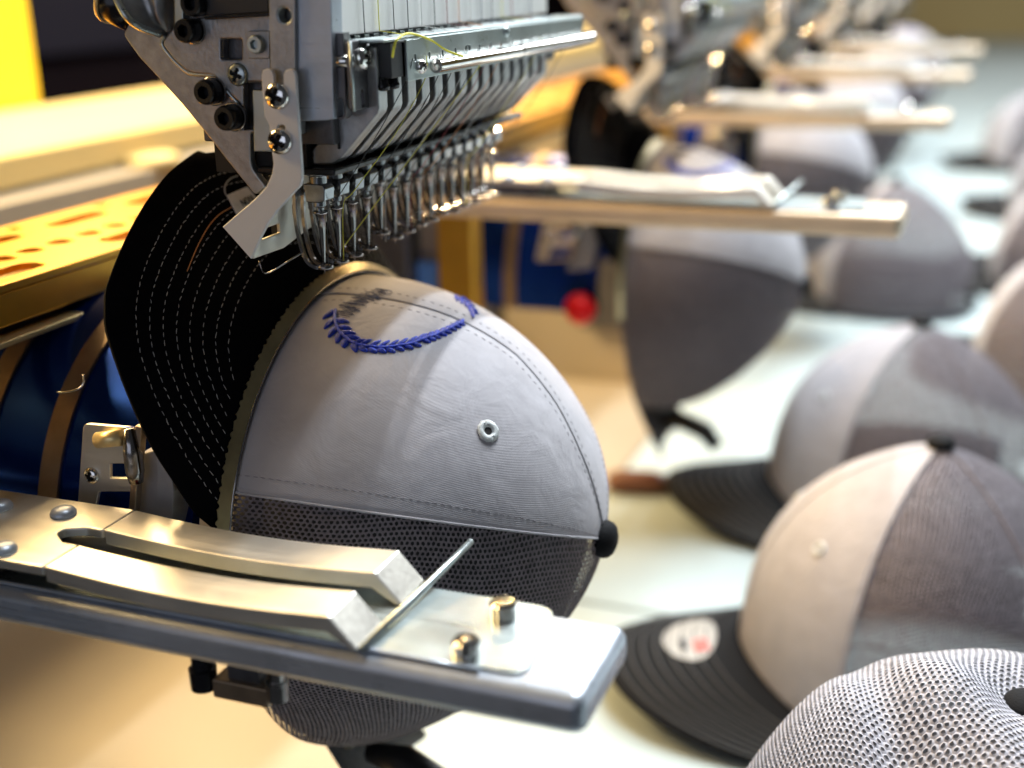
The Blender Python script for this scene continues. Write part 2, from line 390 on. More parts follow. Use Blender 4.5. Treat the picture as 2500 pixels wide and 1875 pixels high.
box('strip_web', GX0, GX1, YG + .008, YG + .014, ZG - .0205, ZG - .0147, M['void'], gb, bev=.0)

# overhead beam that carries the heads (above the picture), with hanger arms inside each head
ob_ = thing('head_beam', (0.9, 0.30, 0.20), 'grey overhead machine beam carrying the row of needle heads', 'beam')
box('beam_body', 0.0, 3.1, 0.255, 0.40, 0.16, 0.30, M['grey'], ob_, bev=.006)

# ------------------------------------------------------------------ needle head (built once, then copied along the row)
XP = 0.335
hd = thing('embroidery_head', (0.42, 0.22, -0.06), 'multi-needle embroidery head with white finger plate over the wreath cap beside the slotted clamp bar', 'machine head', 'needle heads in a row')
def onX(px, py, X=XP): return on(0, X, px, py)
def X2(pts, X=XP): return pxp(0, X, pts)
# side bracket with its holes
sq = rrect(*[f(a, b) for f, a, b in ()]) if False else None
hq = lambda x0, y0, x1, y1, r=3: rounded(X2([(x0, y0), (x1, y0), (x1, y1), (x0, y1)]), 0.0006)
brk = [(301, 85), (330, 20), (380, -60), (440, -140), (735, -140), (735, 330), (642, 330), (611, 322), (611, 392), (616, 412), (649, 457), (622, 477), (596, 444), (548, 384), (504, 327), (444, 254), (390, 194), (339, 139)]
plate('side_bracket', rounded(X2(brk), .0012), [hq(545, 95, 596, 144), hq(595, 203, 641, 316)], M['cast'], hd, 0, XP, .003, bev=.0005)
rib = [(402, 92), (396, 108), (421, 142), (453, 172), (472, 180), (516, 183), (529, 190), (556, 223), (585, 252), (594, 262), (594, 200), (641, 200), (660, 200), (660, -130), (428, -130), (428, 60)]
plate('raised_panel', rounded(X2(rib, XP - .0014), .0010), [hq(545, 95, 596, 144)], M['cast'], hd, 0, XP - .0014, .0013, bev=.0006)
plate('slide_block', X2([(622, 219), (668, 219), (668, 369), (626, 369)], XP - .001), [], M['zinc'], hd, 0, XP - .0025, .004)
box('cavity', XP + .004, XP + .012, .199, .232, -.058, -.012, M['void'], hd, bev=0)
# upper slots and dark box on the bracket
plate('black_box', X2([(503, -90), (654, -90), (654, 30), (503, 38)], XP - .004), [], M['blackm'], hd, 0, XP - .004, .0025, bev=.0003)
plate('black_lip', rounded(X2([(497, 40), (655, 30), (655, 40), (499, 49)], XP - .005), .0004), [], M['black'], hd, 0, XP - .005, .0035, bev=.0003)
plate('corner_bracket', X2([(428, -120), (449, -120), (449, 65), (428, 72)], XP - .004), [], M['zinc'], hd, 0, XP - .0045, .003, bev=.0003)
# twisted casting ear with the black bumper at the upper left
V, Fc = [], []
ear = [((300, -60), (450, -60)), ((262, -8), (430, -20)), ((285, 10), (420, 20)), ((310, 45), (418, 45)), ((330, 62), (418, 60)), ((372, 78), (416, 76))]
prof = spline([on(0, XP - .010, 272, -30), on(0, XP - .011, 292, 12), on(0, XP - .011, 312, 44), on(0, XP - .008, 342, 66), on(0, XP - .003, 392, 84)], 6)
prof2 = spline([on(0, XP - .002, 420, -60), on(0, XP - .0015, 424, -20), on(0, XP - .001, 424, 20), on(0, XP - .001, 424, 50), on(0, XP - .0005, 424, 74)], 6)
NJ = 8
for i in range(len(prof)):
    for j in range(NJ + 1):
        t = j / NJ; p = prof[i] * (1 - t) + prof2[i] * t
        p = p + np.array([.0045 * math.sin(t * math.pi) * math.sin(t * 5 + .3), 0, 0]); V.append(p)
for i in range(len(prof) - 1):
    for j in range(NJ): Fc.append((i * (NJ + 1) + j, i * (NJ + 1) + j + 1, (i + 1) * (NJ + 1) + j + 1, (i + 1) * (NJ + 1) + j))
mesh('casting_ear', V, Fc, M['cast'], hd, smooth=True, solid=.0016)
mesh('ear_rim', *tube(prof, .0011, 8), M['zinc'], hd, smooth=True)
pa, pb = on(0, XP - .001, 330, 20), on(0, XP - .001, 232, 8)
dv = on(0, XP, 262, 38) - on(0, XP, 318, 60); 
bc = on(0, XP + .004, 318, 18); bd = _n(on(0, XP + .004, 235, -2) - on(0, XP + .004, 318, 34))
mesh('bumper', *lathe(bc - bd * .002, bd, [(0, .0072), (.009, .0072), (.0098, .0068)], 28), M['black'], hd, smooth=True)
mesh('bumper_ring', *lathe(bc - bd * .002, bd, [(.0085, .0074), (.0085, .0077), (.0100, .0075), (.0104, .0068)], 28), M['goldl'], hd, smooth=True)
# screws
SD = (-1, 0, 0)
for (px, py, r) in ((466, 74, .0038), (515, 223, .0040), (564, 286, .0040), (483, 8, .0040)):
    p = on(0, XP - .003, px, py)
    mesh('washer', *lathe(p + np.array([.0022, 0, 0]), SD, [(0, r * 1.12), (.001, r * 1.12), (.0012, r * 1.05)]), M['chromed'], hd, smooth=False)
    screw('socket_screw', p, SD, r * .96, M['black'], hd, h=.0042, kind='hex')
p = on(0, XP - .0028, 629, 108); screw('hex_bolt', p, SD, .0027, M['zinc'], hd, h=.002, kind='hex')
plate('nut_plate', rounded(X2([(607, 75), (660, 75), (660, 143), (607, 143)], XP - .002), .0006), [], M['cast'], hd, 0, XP - .0026, .0013, bev=.0003)
p = on(0, XP - .0016, 581, 182); screw('cross_screw', p, SD, .0034, M['zinc'], hd, h=.0016)
# embossed highlights on the raised panel edge
mesh('rib_bead', *tube(spline([on(0, XP - .0006, a, b) for a, b in ((404, 86), (396, 108), (421, 143), (453, 173), (472, 181), (516, 184), (530, 191), (556, 224), (583, 254))], 5), .0007, 6), M['zinc'], hd, smooth=True)
# vertical column with a threaded hole
XC = XP - .005
tc_ = on(0, XC, 694, 38)
plate('column', X2([(652, -140), (719, -140), (722, 330), (662, 330), (660, 180)], XC), [circ((tc_[1], tc_[2]), .0026, 20)], M['cast'], hd, 0, XC, .006, bev=.0003)
th = []
for k in range(4):
    th.append(tube([tc_ + np.array([.0006 + .0009 * k, .0025 * math.cos(t), .0025 * math.sin(t)]) for t in np.linspace(0, 2 * math.pi, 21)], .0004, 5, False))
mesh('thread_ring', *merge(th), M['zinc'], hd, smooth=True)
plate('case_side', X2([(719, -140), (799, -140), (808, 0), (815, 291), (797, 294), (733, 296), (722, 290)], XP - .0035), [], M['bar'], hd, 0, XP - .0035, .0065, bev=.0003)
plate('case_edge', X2([(815, 80), (838, 80), (846, 270), (838, 288), (818, 291)], XP - .001), [circ(tuple(on(0, XP - .001, 831, 265)[1:]), .0017, 16, .0030)], M['castd'], hd, 0, XP - .0012, .004, bev=.0003)
# white forked finger
XF = XP - .0085
fing = [(638, 184), (641, 172), (652, 168), (663, 172), (668, 184), (669, 205), (680, 214), (692, 205), (692, 184), (696, 172), (707, 168), (717, 172), (721, 184), (725, 253), (731, 340), (736, 411), (737, 437), (732, 455), (721, 466), (674, 517), (656, 542), (636, 580), (612, 632), (543, 554), (623, 485), (650, 456), (664, 424), (667, 400), (664, 376), (657, 306), (646, 284), (640, 221)]
plate('finger_plate', X2(fing, XF), [rounded(X2([(676, 305), (696, 305), (696, 330), (676, 330)], XF), .001)], M['white'], hd, 0, XF, .0015, bev=.0003)
for (px, py, rt) in ((679, 234, .2), (686, 345, .9)):
    screw('pan_screw', on(0, XF, px, py), SD, .0040, M['chrome'], hd, h=.0026, rot=rt)
# folded foot of the finger and the slotted backing plate behind the presser feet
a0, a1, a2, a3 = on(0, XF + .0008, 612, 631), on(0, XF + .0008, 560, 572), None, None
YBK = a0[1] - .0005
bk = [(XF + .001, a0[2]), (.345, a0[2] - .0003), (.362, -.0795), (.49, -.0795), (.49, -.057), (.354, -.060), (XF + .001, -.0765)]
sl = [rrect(.3325, .3435, -.0775, -.0745, .0003)]
for i in range(13): sl.append(rrect(.352 + .0102 * i, .3552 + .0102 * i, -.0735, -.0700, .0003))
plate('backing_plate', bk, sl, M['arm'], hd, 1, YBK - .0008, .0012, bev=.0003)
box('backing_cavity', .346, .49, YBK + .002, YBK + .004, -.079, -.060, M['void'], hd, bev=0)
w0 = on(0, XF + .004, 632, 637)
mesh('wire_guard', *tube(spline([w0, on(0, XF + .004, 648, 668), on(0, XF + .006, 700, 640), on(0, XF + .010, 735, 618)], 4), .00028, 6), M['chromed'], hd, smooth=True)
# case body, base flange
box('case_body', XP + .003, .497, .1885, .235, -.0485, .16, M['castd'], hd, bev=.0006)
box('base_flange', XP + .001, .497, .188, .2155, -.0575, -.0555, M['black'], hd, bev=.0006)
screw('flange_screw', (XP + .0045, .2035, -.0552), (0, 0, 1), .0022, M['zinc'], hd, h=.001)
box('hanger', .36, .47, .236, .300, -.005, .20, M['grey'], hd, bev=.003)
# white thread plate with its toothed comb
plate('thread_plate', rounded([(.3352, -.0168), (.5205, -.0168), (.5205, .05), (.3352, .05)], .001), [], M['plastic'], hd, 1, .185, .003, bev=.0004)
V, Fc = boxes([(.337 + .0062 * i, .3402 + .0062 * i, .1855, .189, -.0195, -.0172) for i in range(29)])
mesh('comb_teeth', V, Fc, M['zinc'], hd)
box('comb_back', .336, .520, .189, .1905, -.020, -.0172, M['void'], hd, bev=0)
# thread rail: angle section with eyelet holes, tube, lug, switch
hl = [slot((.3575 + .0102 * i, -.0242), .0012, .0005, math.pi / 2, 5) for i in range(15)] + [slot((.3985, -.0238), .003, .0009, 0, 5)]
plate('rail_front', rounded([(.3516, -.0308), (.5225, -.0303), (.5225, -.0187), (.3516, -.0187)], .001), hl, M['zinc'], hd, 1, .1696, .0009, bev=.0002)
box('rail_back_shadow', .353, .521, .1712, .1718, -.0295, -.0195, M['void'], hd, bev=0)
box('rail_top', .3375, .5225, .1701, .1815, -.0187, -.0178, M['zinc'], hd, bev=.0003)
lx0, lx1 = on(1, .178, 855, 180)[0], on(1, .178, 901, 180)[0]
lz0, lz1 = on(1, .178, 878, 268)[2], on(1, .178, 878, 98)[2]
lug_s = on(1, .178, 886, 240)
plate('rail_lug', rrect(lx0, lx1, lz0, lz1, .0008), [slot((lug_s[0], lug_s[2]), .003, .0011, math.pi / 2, 6)], M['castd'], hd, 1, .178, .0010, bev=.0002)
mesh('lug_edge', *tube([(lx0, .1775, lz1), (lx0, .1775, lz0)], .0005, 6), M['zinc'], hd, smooth=True)
screw('lug_screw', on(1, .1778, 883, 143), (0, -1, 0), .0034, M['chrome'], hd, h=.0026, rot=.3)
pn = on(1, .184, 838, 147)
mesh('standoff_pin', *lathe((lx0 + .003, .186, pn[2]), (0, -1, 0), [(0, .0018), (.008, .0018)], 16), M['chrome'], hd, smooth=True)
box('thread_switch', .3425, .3505, .1705, .1775, -.0292, -.0190, M['blackm'], hd, bev=.0004)
for xx in (.3435, .3500): mesh('switch_knob', *lathe((xx, .174, -.0289), (0, 0, -1), [(0, .0016), (.0018, .0017), (.0024, .0021), (.0036, .0019), (.0040, .001)], 14), M['black'], hd, smooth=True)
TB = [(.3660, .1668, -.0272), (.4385, .1668, -.0272)]
mesh('rail_tube', *tube(TB, .0022, 20), M['chrome'], hd, smooth=False).data.set_sharp_from_angle(angle=.7)
mesh('rail_tube', *tube([(.4389, .1668, -.0270), (.5232, .1668, -.0270)], .0024, 20), M['chrome'], hd, smooth=False).data.set_sharp_from_angle(angle=.7)
for o in hd.children:
    if o.name.startswith('rail_tube'): o.data.polygons.foreach_set('use_smooth', [True] * len(o.data.polygons))
screw('rail_screw', (.3605, .1696, -.0270), (0, -1, 0), .0022, M['chrome'], hd, h=.0020, rot=.8)
screw('rail_screw', (.4330, .1696, -.0205), (0, -1, 0), .0020, M['zinc'], hd, h=.0012, rot=.1)
# guide fins
def prism(profile, x0, x1):
    n = len(profile); V = [(x0, y, z) for y, z in profile] + [(x1, y, z) for y, z in profile]
    Fc = [tuple(range(n))[::-1], tuple(range(n, 2 * n))] + [(i, (i + 1) % n, n + (i + 1) % n, n + i) for i in range(n)]
    return V, Fc
fp = [(.1746, -.0200), (.1746, -.0378), (.1752, -.0394), (.1880, -.0525), (.1915, -.0548), (.1990, -.0553), (.1990, -.0510), (.1880, -.0405), (.1880, -.0200)]
PIT = .0102
fo = mesh('guide_fin', *prism(fp, .3415, .3475), M['fin'], hd, bev=.0006)
for i in range(1, 15):
    c = fo.copy(); COL.objects.link(c); c.location.x += PIT * i
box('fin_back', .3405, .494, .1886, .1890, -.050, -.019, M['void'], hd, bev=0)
box('end_boss', .4945, .504, .176, .192, -.0345, -.0190, M['castd'], hd, bev=.001)
# needle units: clamp block with collar and screw, tapered needle bar, presser foot
X0N, YN = .3448, .199
cl = merge([prism([(YN - .0016, -.0612), (YN - .0032, -.0614), (YN - .0040, -.0625), (YN - .0036, -.0664), (YN - .0020, -.0670), (YN + .0030, -.0670), (YN + .0036, -.0612)], X0N - .0032, X0N + .0030),
            lathe((X0N, YN, -.0556), (0, 0, -1), [(0, .0036), (.0030, .0036), (.0034, .0028), (.0060, .0028)], 18),
            lathe((X0N, YN, -.0665), (0, 0, -1), [(0, .0021), (.0022, .0021), (.0023, .0013), (.0050, .0013)], 14)])
co = mesh('needle_clamp', *cl, M['clamp'], hd, bev=.0006)
cs = mesh('clamp_screw', *lathe((X0N + .0030, YN - .001, -.0640), (1, -.15, 0), [(0, .0013), (.0022, .0013), (.0023, .0009), (.0030, .0009)], 12), M['chrome'], hd)
nb = merge([lathe((X0N, YN, -.0700), (0, 0, -1), [(0, .0023), (.0005, .0025), (.0010, .0023), (.0011, .0017), (.0060, .00125), (.0150, .0006), (.0185, .0003), (.0205, .00005)], 14)])
no = mesh('needle', *nb, M['chromed'], hd, smooth=True)
# presser foot: a shank behind the needle that curls forward into a ring
shank = spline([(YN + .0072, -.0640), (YN + .0076, -.0720), (YN + .0068, -.0800), (YN + .0050, -.0858), (YN + .0022, -.0878), (YN + .0010, -.0879)], 5)
V, Fc = [], []
for i, (y, z) in enumerate(shank):
    t = i / (len(shank) - 1); w = .0032 - .0010 * t
    q2 = shank[min(i + 1, len(shank) - 1)] - shank[max(i - 1, 0)]; q2 = _n(q2); nn = np.array([q2[1], -q2[0]]) * .00055
    for sx in (-1, 1):
        V += [(X0N + sx * w, y + nn[0], z + nn[1]), (X0N + sx * w, y - nn[0], z - nn[1]), (X0N + sx * (w - .0012), y - nn[0], z - nn[1]), (X0N + sx * (w - .0012), y + nn[0], z + nn[1])]
for i in range(len(shank) - 1):
    for s in (0, 4):
        for k in range(4): Fc.append((i * 8 + s + k, i * 8 + s + (k + 1) % 4, (i + 1) * 8 + s + (k + 1) % 4, (i + 1) * 8 + s + k))
for s in (0, 4): Fc.append((s, s + 1, s + 2, s + 3)); e = (len(shank) - 1) * 8 + s; Fc.append((e, e + 1, e + 2, e + 3))
ring = tube([(X0N + .0019 * math.cos(t), YN - .0003 + .0023 * math.sin(t), -.0880) for t in np.linspace(0, 2 * math.pi, 25)], .00065, 8, False)
web = boxes([(X0N - .0022, X0N + .0022, YN + .0066, YN + .0078, -.0655, -.0600)])
fo2 = mesh('presser_foot', *merge([(V, Fc), ring, web]), M['chromed'], hd, smooth=True); fo2.data.set_sharp_from_angle(angle=.9)
for i in range(1, 15):
    dz = {4: .0035, 9: .0008}.get(i, 0.0) + random.uniform(-.0004, .0004)
    for src in (co, cs, no, fo2):
        c = src.copy(); COL.objects.link(c); c.location.x += PIT * i
        c.location.z += dz if src in (no, fo2) else 0
# small warm lamp under the far end of the case
lampo = box('needle_lamp', .4985, .5045, .196, .206, -.0570, -.0545, M['led'], hd, bev=.0004)
# threads
tcol = ['blackt', 'yellowt', 'blackt', 'blackt', 'whitet', 'blackt', 'redt', 'oranget', 'whitet', 'navyt', 'blackt', 'yellowt', 'redt', 'whitet', 'navyt']
for i in range(15):
    x = X0N + .008 + .0104 * i if i else X0N + .0085
    xe = X0N + PIT * i
    z_top = .05
    pth = [(x, .1842, z_top), (x, .1842, -.0165), (x + .0008, .1755, -.0178)]
    mesh('thread', *tube(pth, .00016, 5), M[tcol[i]], hd)
    sw = random.uniform(-.003, .003)
    pth = spline([(x + .001, .1690, -.0242), (x + .001 + sw, .1712, -.0315), (xe + .004 + sw, .1800, -.048), (xe + .0015, .1930, -.0655), (xe + .0004, .1965, -.0700), (xe, .1975, -.0880)], 5)
    mesh('thread', *tube(pth, .00014, 5), M[tcol[i]], hd)
mesh('long_thread', *tube(spline([(.407, .1690, -.030), (.392, .181, -.050), (.366, .192, -.073), (.353, .196, -.083)], 6), .00016, 5), M['yellowt'], hd)
mesh('loose_thread', *tube(spline([on(1, .1688, 958, 140), on(1, .1688, 963, 112), on(1, .1680, 972, 94), on(1, .1700, 1000, 82), on(1, .1690, 1050, 97), on(1, .1665, 1090, 123), on(1, .1640, 1130, 138)], 6), .00036, 6), M['yellowt'], hd)

em = M['led'].node_tree.nodes['Principled BSDF']; em.inputs['Emission Color'].default_value = (1, .72, .36, 1); em.inputs['Emission Strength'].default_value = 6
for k in range(4):
    ld = bpy.data.lights.new('needle_lamp_light', 'AREA'); ld.shape = 'RECTANGLE'; ld.size = .006; ld.size_y = .010; ld.energy = .32; ld.color = (1.0, .70, .36)
    lo_ = bpy.data.objects.new('needle_lamp_light', ld); COL.objects.link(lo_); lo_.location = (.5015 + .42 * k, .201, -.0576 + ZT)
    lo_.rotation_euler = (0, math.radians(35), 0)

# ------------------------------------------------------------------ cap geometry
XA, YO, ZA, RC, HC, TS = 0.385, 0.217, -0.187, 0.0838, 0.098, math.radians(-10)
def ts_(t): return math.radians(float(np.interp(t, [0, .06, .15, .3, .47, .62, .75, .9, 1], [-11, -8.5, -6, -2, 1.5, -1, -6, -10, -10])))
def dome(th, t, off=0.0):
    """point on the mounted cap: th round the axis (0 = up, negative = towards -X), t from the opening (0) to the button (1)"""
    w = 0.5 + 0.5 * math.cos(th - TS); a = 1.58 + (2.06 - 1.58) * w
    ph = t * math.pi / 2
    c, s = max(math.cos(ph), 0), max(math.sin(ph), 0)
    r = c ** (2 / a); h = s ** (2 / a)
    d = (th - ts_(t) + math.pi) % (2 * math.pi) - math.pi
    cr = 1 - 0.006 * math.exp(-(d / 0.045) ** 2) * min(1, t * 6)
    R = RC + off
    lowz = 1 + 0.13 * max(0.0, -math.cos(th)) ** 1.5
    fold = 0.022 * max(0.0, -math.cos(th - TS) + .15) * math.sin(4.0 * th + 7.0 * t) * 4 * t * (1 - t)
    bulge = 1 + fold + 0.012 * math.sin(3.1 * th + 5 * t) * t * (1 - t) * 2
    return np.array([XA + R * r * cr * bulge * math.sin(th), YO - (HC + off * .7) * h, ZA + R * r * cr * bulge * lowz * math.cos(th) - 0.002 * h])
def grid(fn, us, vs):
    V = [fn(u, v) for u in us for v in vs]; n = len(vs)
    Fc = [(i * n + j, i * n + j + 1, (i + 1) * n + j + 1, (i + 1) * n + j) for i in range(len(us) - 1) for j in range(n - 1)]
    return V, Fc
def hexnet(fn, ok, mmax, pitch, c_ang, th0, lift=.00022, hole=.60, jitter=.05):
    """honeycomb net: hexagonal cells with open centres laid on the surface fn(theta, m)"""
    V = []; 
    n = int(mmax / (pitch * .85)) + 2
    cells = []
    for j in range(-n, n + 1):
        for i in range(-n, n + 1):
            a = (i + 0.5 * (j % 2)) * pitch; b = j * pitch * 0.866
            m = math.hypot(a, b)
            if m > mmax + pitch or m < .0035: continue
            cells.append((a, b))
    hx = [(math.cos(math.radians(60 * k + 30)), math.sin(math.radians(60 * k + 30))) for k in range(6)]
    R = pitch / math.sqrt(3)
    span = math.pi * c_ang
    out = []
    cache = {}
    def P(a, b, lf):
        a, b = round(a, 6), round(b, 6); key = (a, b, lf)
        if key in cache: return cache[key]
        h1, h2 = math.sin(a * 91337.1 + b * 47881.7) * 43758.5, math.sin(a * 27183.3 + b * 66431.9) * 24634.6
        a += (h1 - math.floor(h1) - .5) * pitch * .16 + .0007 * math.sin(b * 140 + 60 * a); b += (h2 - math.floor(h2) - .5) * pitch * .16 + .0007 * math.sin(a * 120 + 1)
        m = min(math.hypot(a, b), mmax); th = th0 + math.atan2(a, b) / c_ang
        q = fn(th, m)
        if lf:
            e = 1e-4; u = fn(th + .01, m) - q; v = fn(th, max(m - 1e-3, 0)) - q; nn = np.cross(u, v); L = np.linalg.norm(nn)
            if L > 0: q = q + nn / L * lf
        cache[key] = q; return q
    Q = []
    for (a, b) in cells:
        if abs(math.atan2(a, b)) > span: continue
        th = th0 + math.atan2(a, b) / c_ang; m = math.hypot(a, b)
        if not ok(th, m): continue
        k0 = len(V)
        js = hole * (1 + random.uniform(-jitter, jitter))
        for (cx, cy) in hx: V.append(P(a + R * cx, b + R * cy, lift))
        for (cx, cy) in hx: V.append(P(a + R * cx * js, b + R * cy * js, 0))
        for k in range(6): Q.append((k0 + k, k0 + (k + 1) % 6, k0 + 6 + (k + 1) % 6, k0 + 6 + k))
    return np.array(V), np.array(Q, dtype=np.int32)
# arc length from the button along a mean meridian
tt = np.linspace(0, 1, 200)
def arc_table(fn):
    pts = np.array([fn(t) for t in tt[::-1]]); s = np.concatenate([[0], np.cumsum(np.linalg.norm(np.diff(pts, axis=0), axis=1))]); return s
S_ARC = arc_table(lambda t: dome(math.pi * .6, t)); MMAX = S_ARC[-1]
def t_of(m): return 1 - np.interp(m, S_ARC, tt)
def stitches(path, L, gap, r, lift=.0):
    """dash stitches along a dense path"""
    P = np.array(path); s = np.concatenate([[0], np.cumsum(np.linalg.norm(np.diff(P, axis=0), axis=1))]); parts = []
    at = lambda x: np.array([np.interp(x, s, P[:, k]) for k in range(3)])
    x = 0.0
    while x + L < s[-1]:
        l = L * random.uniform(.85, 1.1)
        jt = rng.normal(0, r * .7, 3)
        parts.append(tube([at(x) + jt * .6, at(x + l * .5) + jt * .2, at(x + l) - jt], [r * .6, r, r * .6], 4)); x += l + gap * random.uniform(.8, 1.3)
    return merge(parts)

def front_panel_mesh():
    return grid(lambda th, t: dome(th, t, .0007), np.linspace(TS - math.radians(53), TS + math.radians(53), 90), np.linspace(0, 1, 46))

cp = thing('trucker_cap', (XA, YO - .05, ZA - RC), 'grey-white trucker cap with half-stitched blue wreath, mounted beside the slotted clamp bar', 'cap', 'trucker caps mounted under the heads')
A1, A2 = TS - math.radians(56), TS + math.radians(54)
for nm, a, b in (('front_panel', A1, TS), ('front_panel', TS, A2)):
    mesh(nm, *grid(lambda u, t: dome((a + (ts_(t) - a) * u) if b == TS else (ts_(t) + (b - ts_(t)) * u), t, .0007), np.linspace(0, 1, 44), np.linspace(0, .999, 48)), M['cotton'], cp, smooth=True, solid=.0007)
def ok_net(th, m):
    d = (th - TS) % (2 * math.pi)
    if not (math.radians(53.4) < d < 2 * math.pi - math.radians(55.4)): return False
    dd = abs(d - math.pi); back = (MMAX - m) / .045
    return not (dd < .62 and (dd / .62) ** 2 + back ** 2 < 1)       # half-moon opening over the strap
NV, NQ = hexnet(lambda th, m: dome(th, t_of(m)), ok_net, MMAX, .00182, .80, TS + math.pi)
mesh('net_panel', NV, NQ, M['net'], cp, smooth=True)
# seam, stitch rows, edge of the front panel
def mer(th, off, t0=0.0, t1=.97, n=70): return [dome(th, t, off) for t in np.linspace(t0, t1, n)]
mesh('centre_seam', *tube([dome(ts_(t), t, .0010) for t in np.linspace(0, .97, 90)], .00024, 6), M['cotton'], cp, smooth=True)
mesh('seam_line', *tube([dome(ts_(t) + .006, t, .00085) for t in np.linspace(0, .97, 90)], .00016, 5), M['stitchd'], cp)
for s in (-1, 1):
    pth = [dome(ts_(t) + s * (.062 + .02 * t), t, .00078) for t in np.linspace(.01, .95, 90)]
    mesh('stitch_row', *stitches(pth, .0015, .0014, .00011), M['stitchd'], cp)
    e_ = A1 if s < 0 else A2
    pth = [dome(e_ - s * (.062 + .05 * t), t, .00082) for t in np.linspace(.01, .97, 90)]
    mesh('stitch_row', *stitches(pth, .0017, .0009, .00013), M['stitchd'], cp)
    pth = [dome(e_ + s * .003, t, .0006) for t in np.linspace(.0, .98, 90)]
    mesh('panel_hem', *tube(pth, .00045, 6), M['cotton'], cp, smooth=True)
# button
bn = dome(0, 1.0, 0); bdv = np.array([0.02, -1, -.05])
mesh('button', *lathe(bn + np.array([0, .002, 0]), bdv, [(0, .0062), (.003, .0068), (.0048, .0063), (.0062, .0050), (.0070, .0030), (.0073, .0006)], 28), M['brimg'], cp, smooth=True)
# eyelet placed where the photograph shows it
bvh = BVHTree.FromPolygons([Vector(v) for v in front_panel_mesh()[0]], front_panel_mesh()[1])
def cast(px, py):
    r = Vector(ray(px, py)).normalized(); h = bvh.ray_cast(Vector((0, 0, 0)), r, 3)
    if h[0] is None: return None
    nrm = h[1] if h[1].dot(r) < 0 else -h[1]
    return np.array(h[0]), np.array(nrm)
def eyelet(px, py):
    p, nn = cast(px, py); a = _n(np.cross(nn, (0, 0, 1))); b = np.cross(nn, a); parts = []
    for k in range(44):
        t = 2 * math.pi * k / 44; d = a * math.cos(t) + b * math.sin(t)
        parts.append(tube([p + d * .0012 - nn * .0002, p + d * .0020 + nn * .0009, p + d * .0030 + nn * .0009, p + d * (.0037 + random.uniform(-.0002, .0002)) + nn * .0002], .00026, 5))
    e = mesh('eyelet', *merge(parts), M['eyelet'], cp, smooth=True)
    mesh('eyelet_hole', *lathe(p - nn * .0002, nn, [(0, .0014), (.0006, .0013)], 16), M['void'], e)
eyelet(1191, 1053)
# embroidered wreath: leaf pads along a stem traced on the panel
emb_stem = spline([(819, 758, 0), (817, 778, 0), (821, 796, 0), (829, 812, 0), (844, 826, 0), (860, 837, 0), (882, 845, 0), (913, 849, 0), (945, 850, 0), (974, 846, 0), (1004, 841, 0), (1035, 829, 0), (1065, 818, 0), (1096, 804, 0), (1128, 787, 0)], 6)
def leaf(p0, p1, wpx, h=.0007, nseg=7):
    """satin pad between two pixels, as a bundle of threads laid on the cloth"""
    c0, c1 = cast(*p0), cast(*p1)
    if c0 is None or c1 is None: return None
    A_, B_ = c0[0], c1[0]; nn = _n(c0[1] + c1[1]); d = B_ - A_; side = _n(np.cross(d, nn)); w = wpx * 1.35 * np.linalg.norm(A_) / F / 2
    parts = []
    for k in range(-6, 7):
        o = k / 6.3; ja, jb = random.uniform(-.05, .06), random.uniform(-.06, .06); hh = h * random.uniform(.8, 1.2)
        pp = []
        for t in np.linspace(0.03, .97, nseg):
            prof_ = math.sin(math.pi * t ** .8) ** .65
            q = A_ + d * (ja + t * (1 - ja + jb)) + side * (o * w * prof_) + nn * (hh * (1 - o * o) ** .5 * prof_ * .9 + .0001)
            pp.append(q)
        parts.append(tube(pp, .00019, 4, True))
    return merge(parts)
wr = None
leaves = []
L = len(emb_stem)
stem3 = [cast(p[0], p[1]) for p in emb_stem]; stem3 = [a + n_ * .0005 for a, n_ in stem3]
wr = mesh('embroidery', *tube(stem3, .00055, 6), M['bluet'], cp, smooth=True)
# leaf pixels: (base, tip, width)
LF = [((819, 757), (788, 780), 11), ((818, 778), (792, 803), 11), ((822, 798), (803, 824), 12), ((830, 814), (822, 839), 13), ((846, 828), (838, 850), 15), ((862, 838), (869, 860), 13),
      ((820, 782), (852, 788), 12), ((825, 798), (858, 804), 11), ((832, 812), (868, 815), 10), ((845, 823), (880, 827), 10),
      ((866, 836), (897, 832), 9)]
for i, x in enumerate((880, 903, 925, 947, 969, 991, 1011)):
    y = np.interp(x, [p[0] for p in emb_stem[30:]], [p[1] for p in emb_stem[30:]])
    LF.append(((x, y - 1), (x + 26, y - 15 - i * 1.2), 7)); LF.append(((x - 4, y + 2), (x + 18, y + 15 - i * 1.3), 12 - i * .6))
for i, x in enumerate((1030, 1044, 1058, 1072, 1085, 1098, 1110, 1120)):
    y = np.interp(x, [p[0] for p in emb_stem[30:]], [p[1] for p in emb_stem[30:]])
    LF.append(((x, y), (x + 12, y - 15 + i * .6), 8)); LF.append(((x, y + 1), (x + 22 - i, y + 6 - i * .4), 8))
for b0, b1, w in LF:
    lf = leaf(b0, b1, w)
    if lf: mesh('leaf', *lf, M['bluet'], wr, smooth=True)
# far sprig beyond the seam
fs = [(1113, 722), (1124, 728), (1135, 736), (1144, 746), (1150, 756), (1152, 763)]
for i, (x, y) in enumerate(fs):
    for s in (-1, 1):
        lf = leaf((x, y), (x + 9 + s * 6, y + 9 - s * 5), 8)
        if lf: mesh('leaf', *lf, M['bluet'], wr, smooth=True)
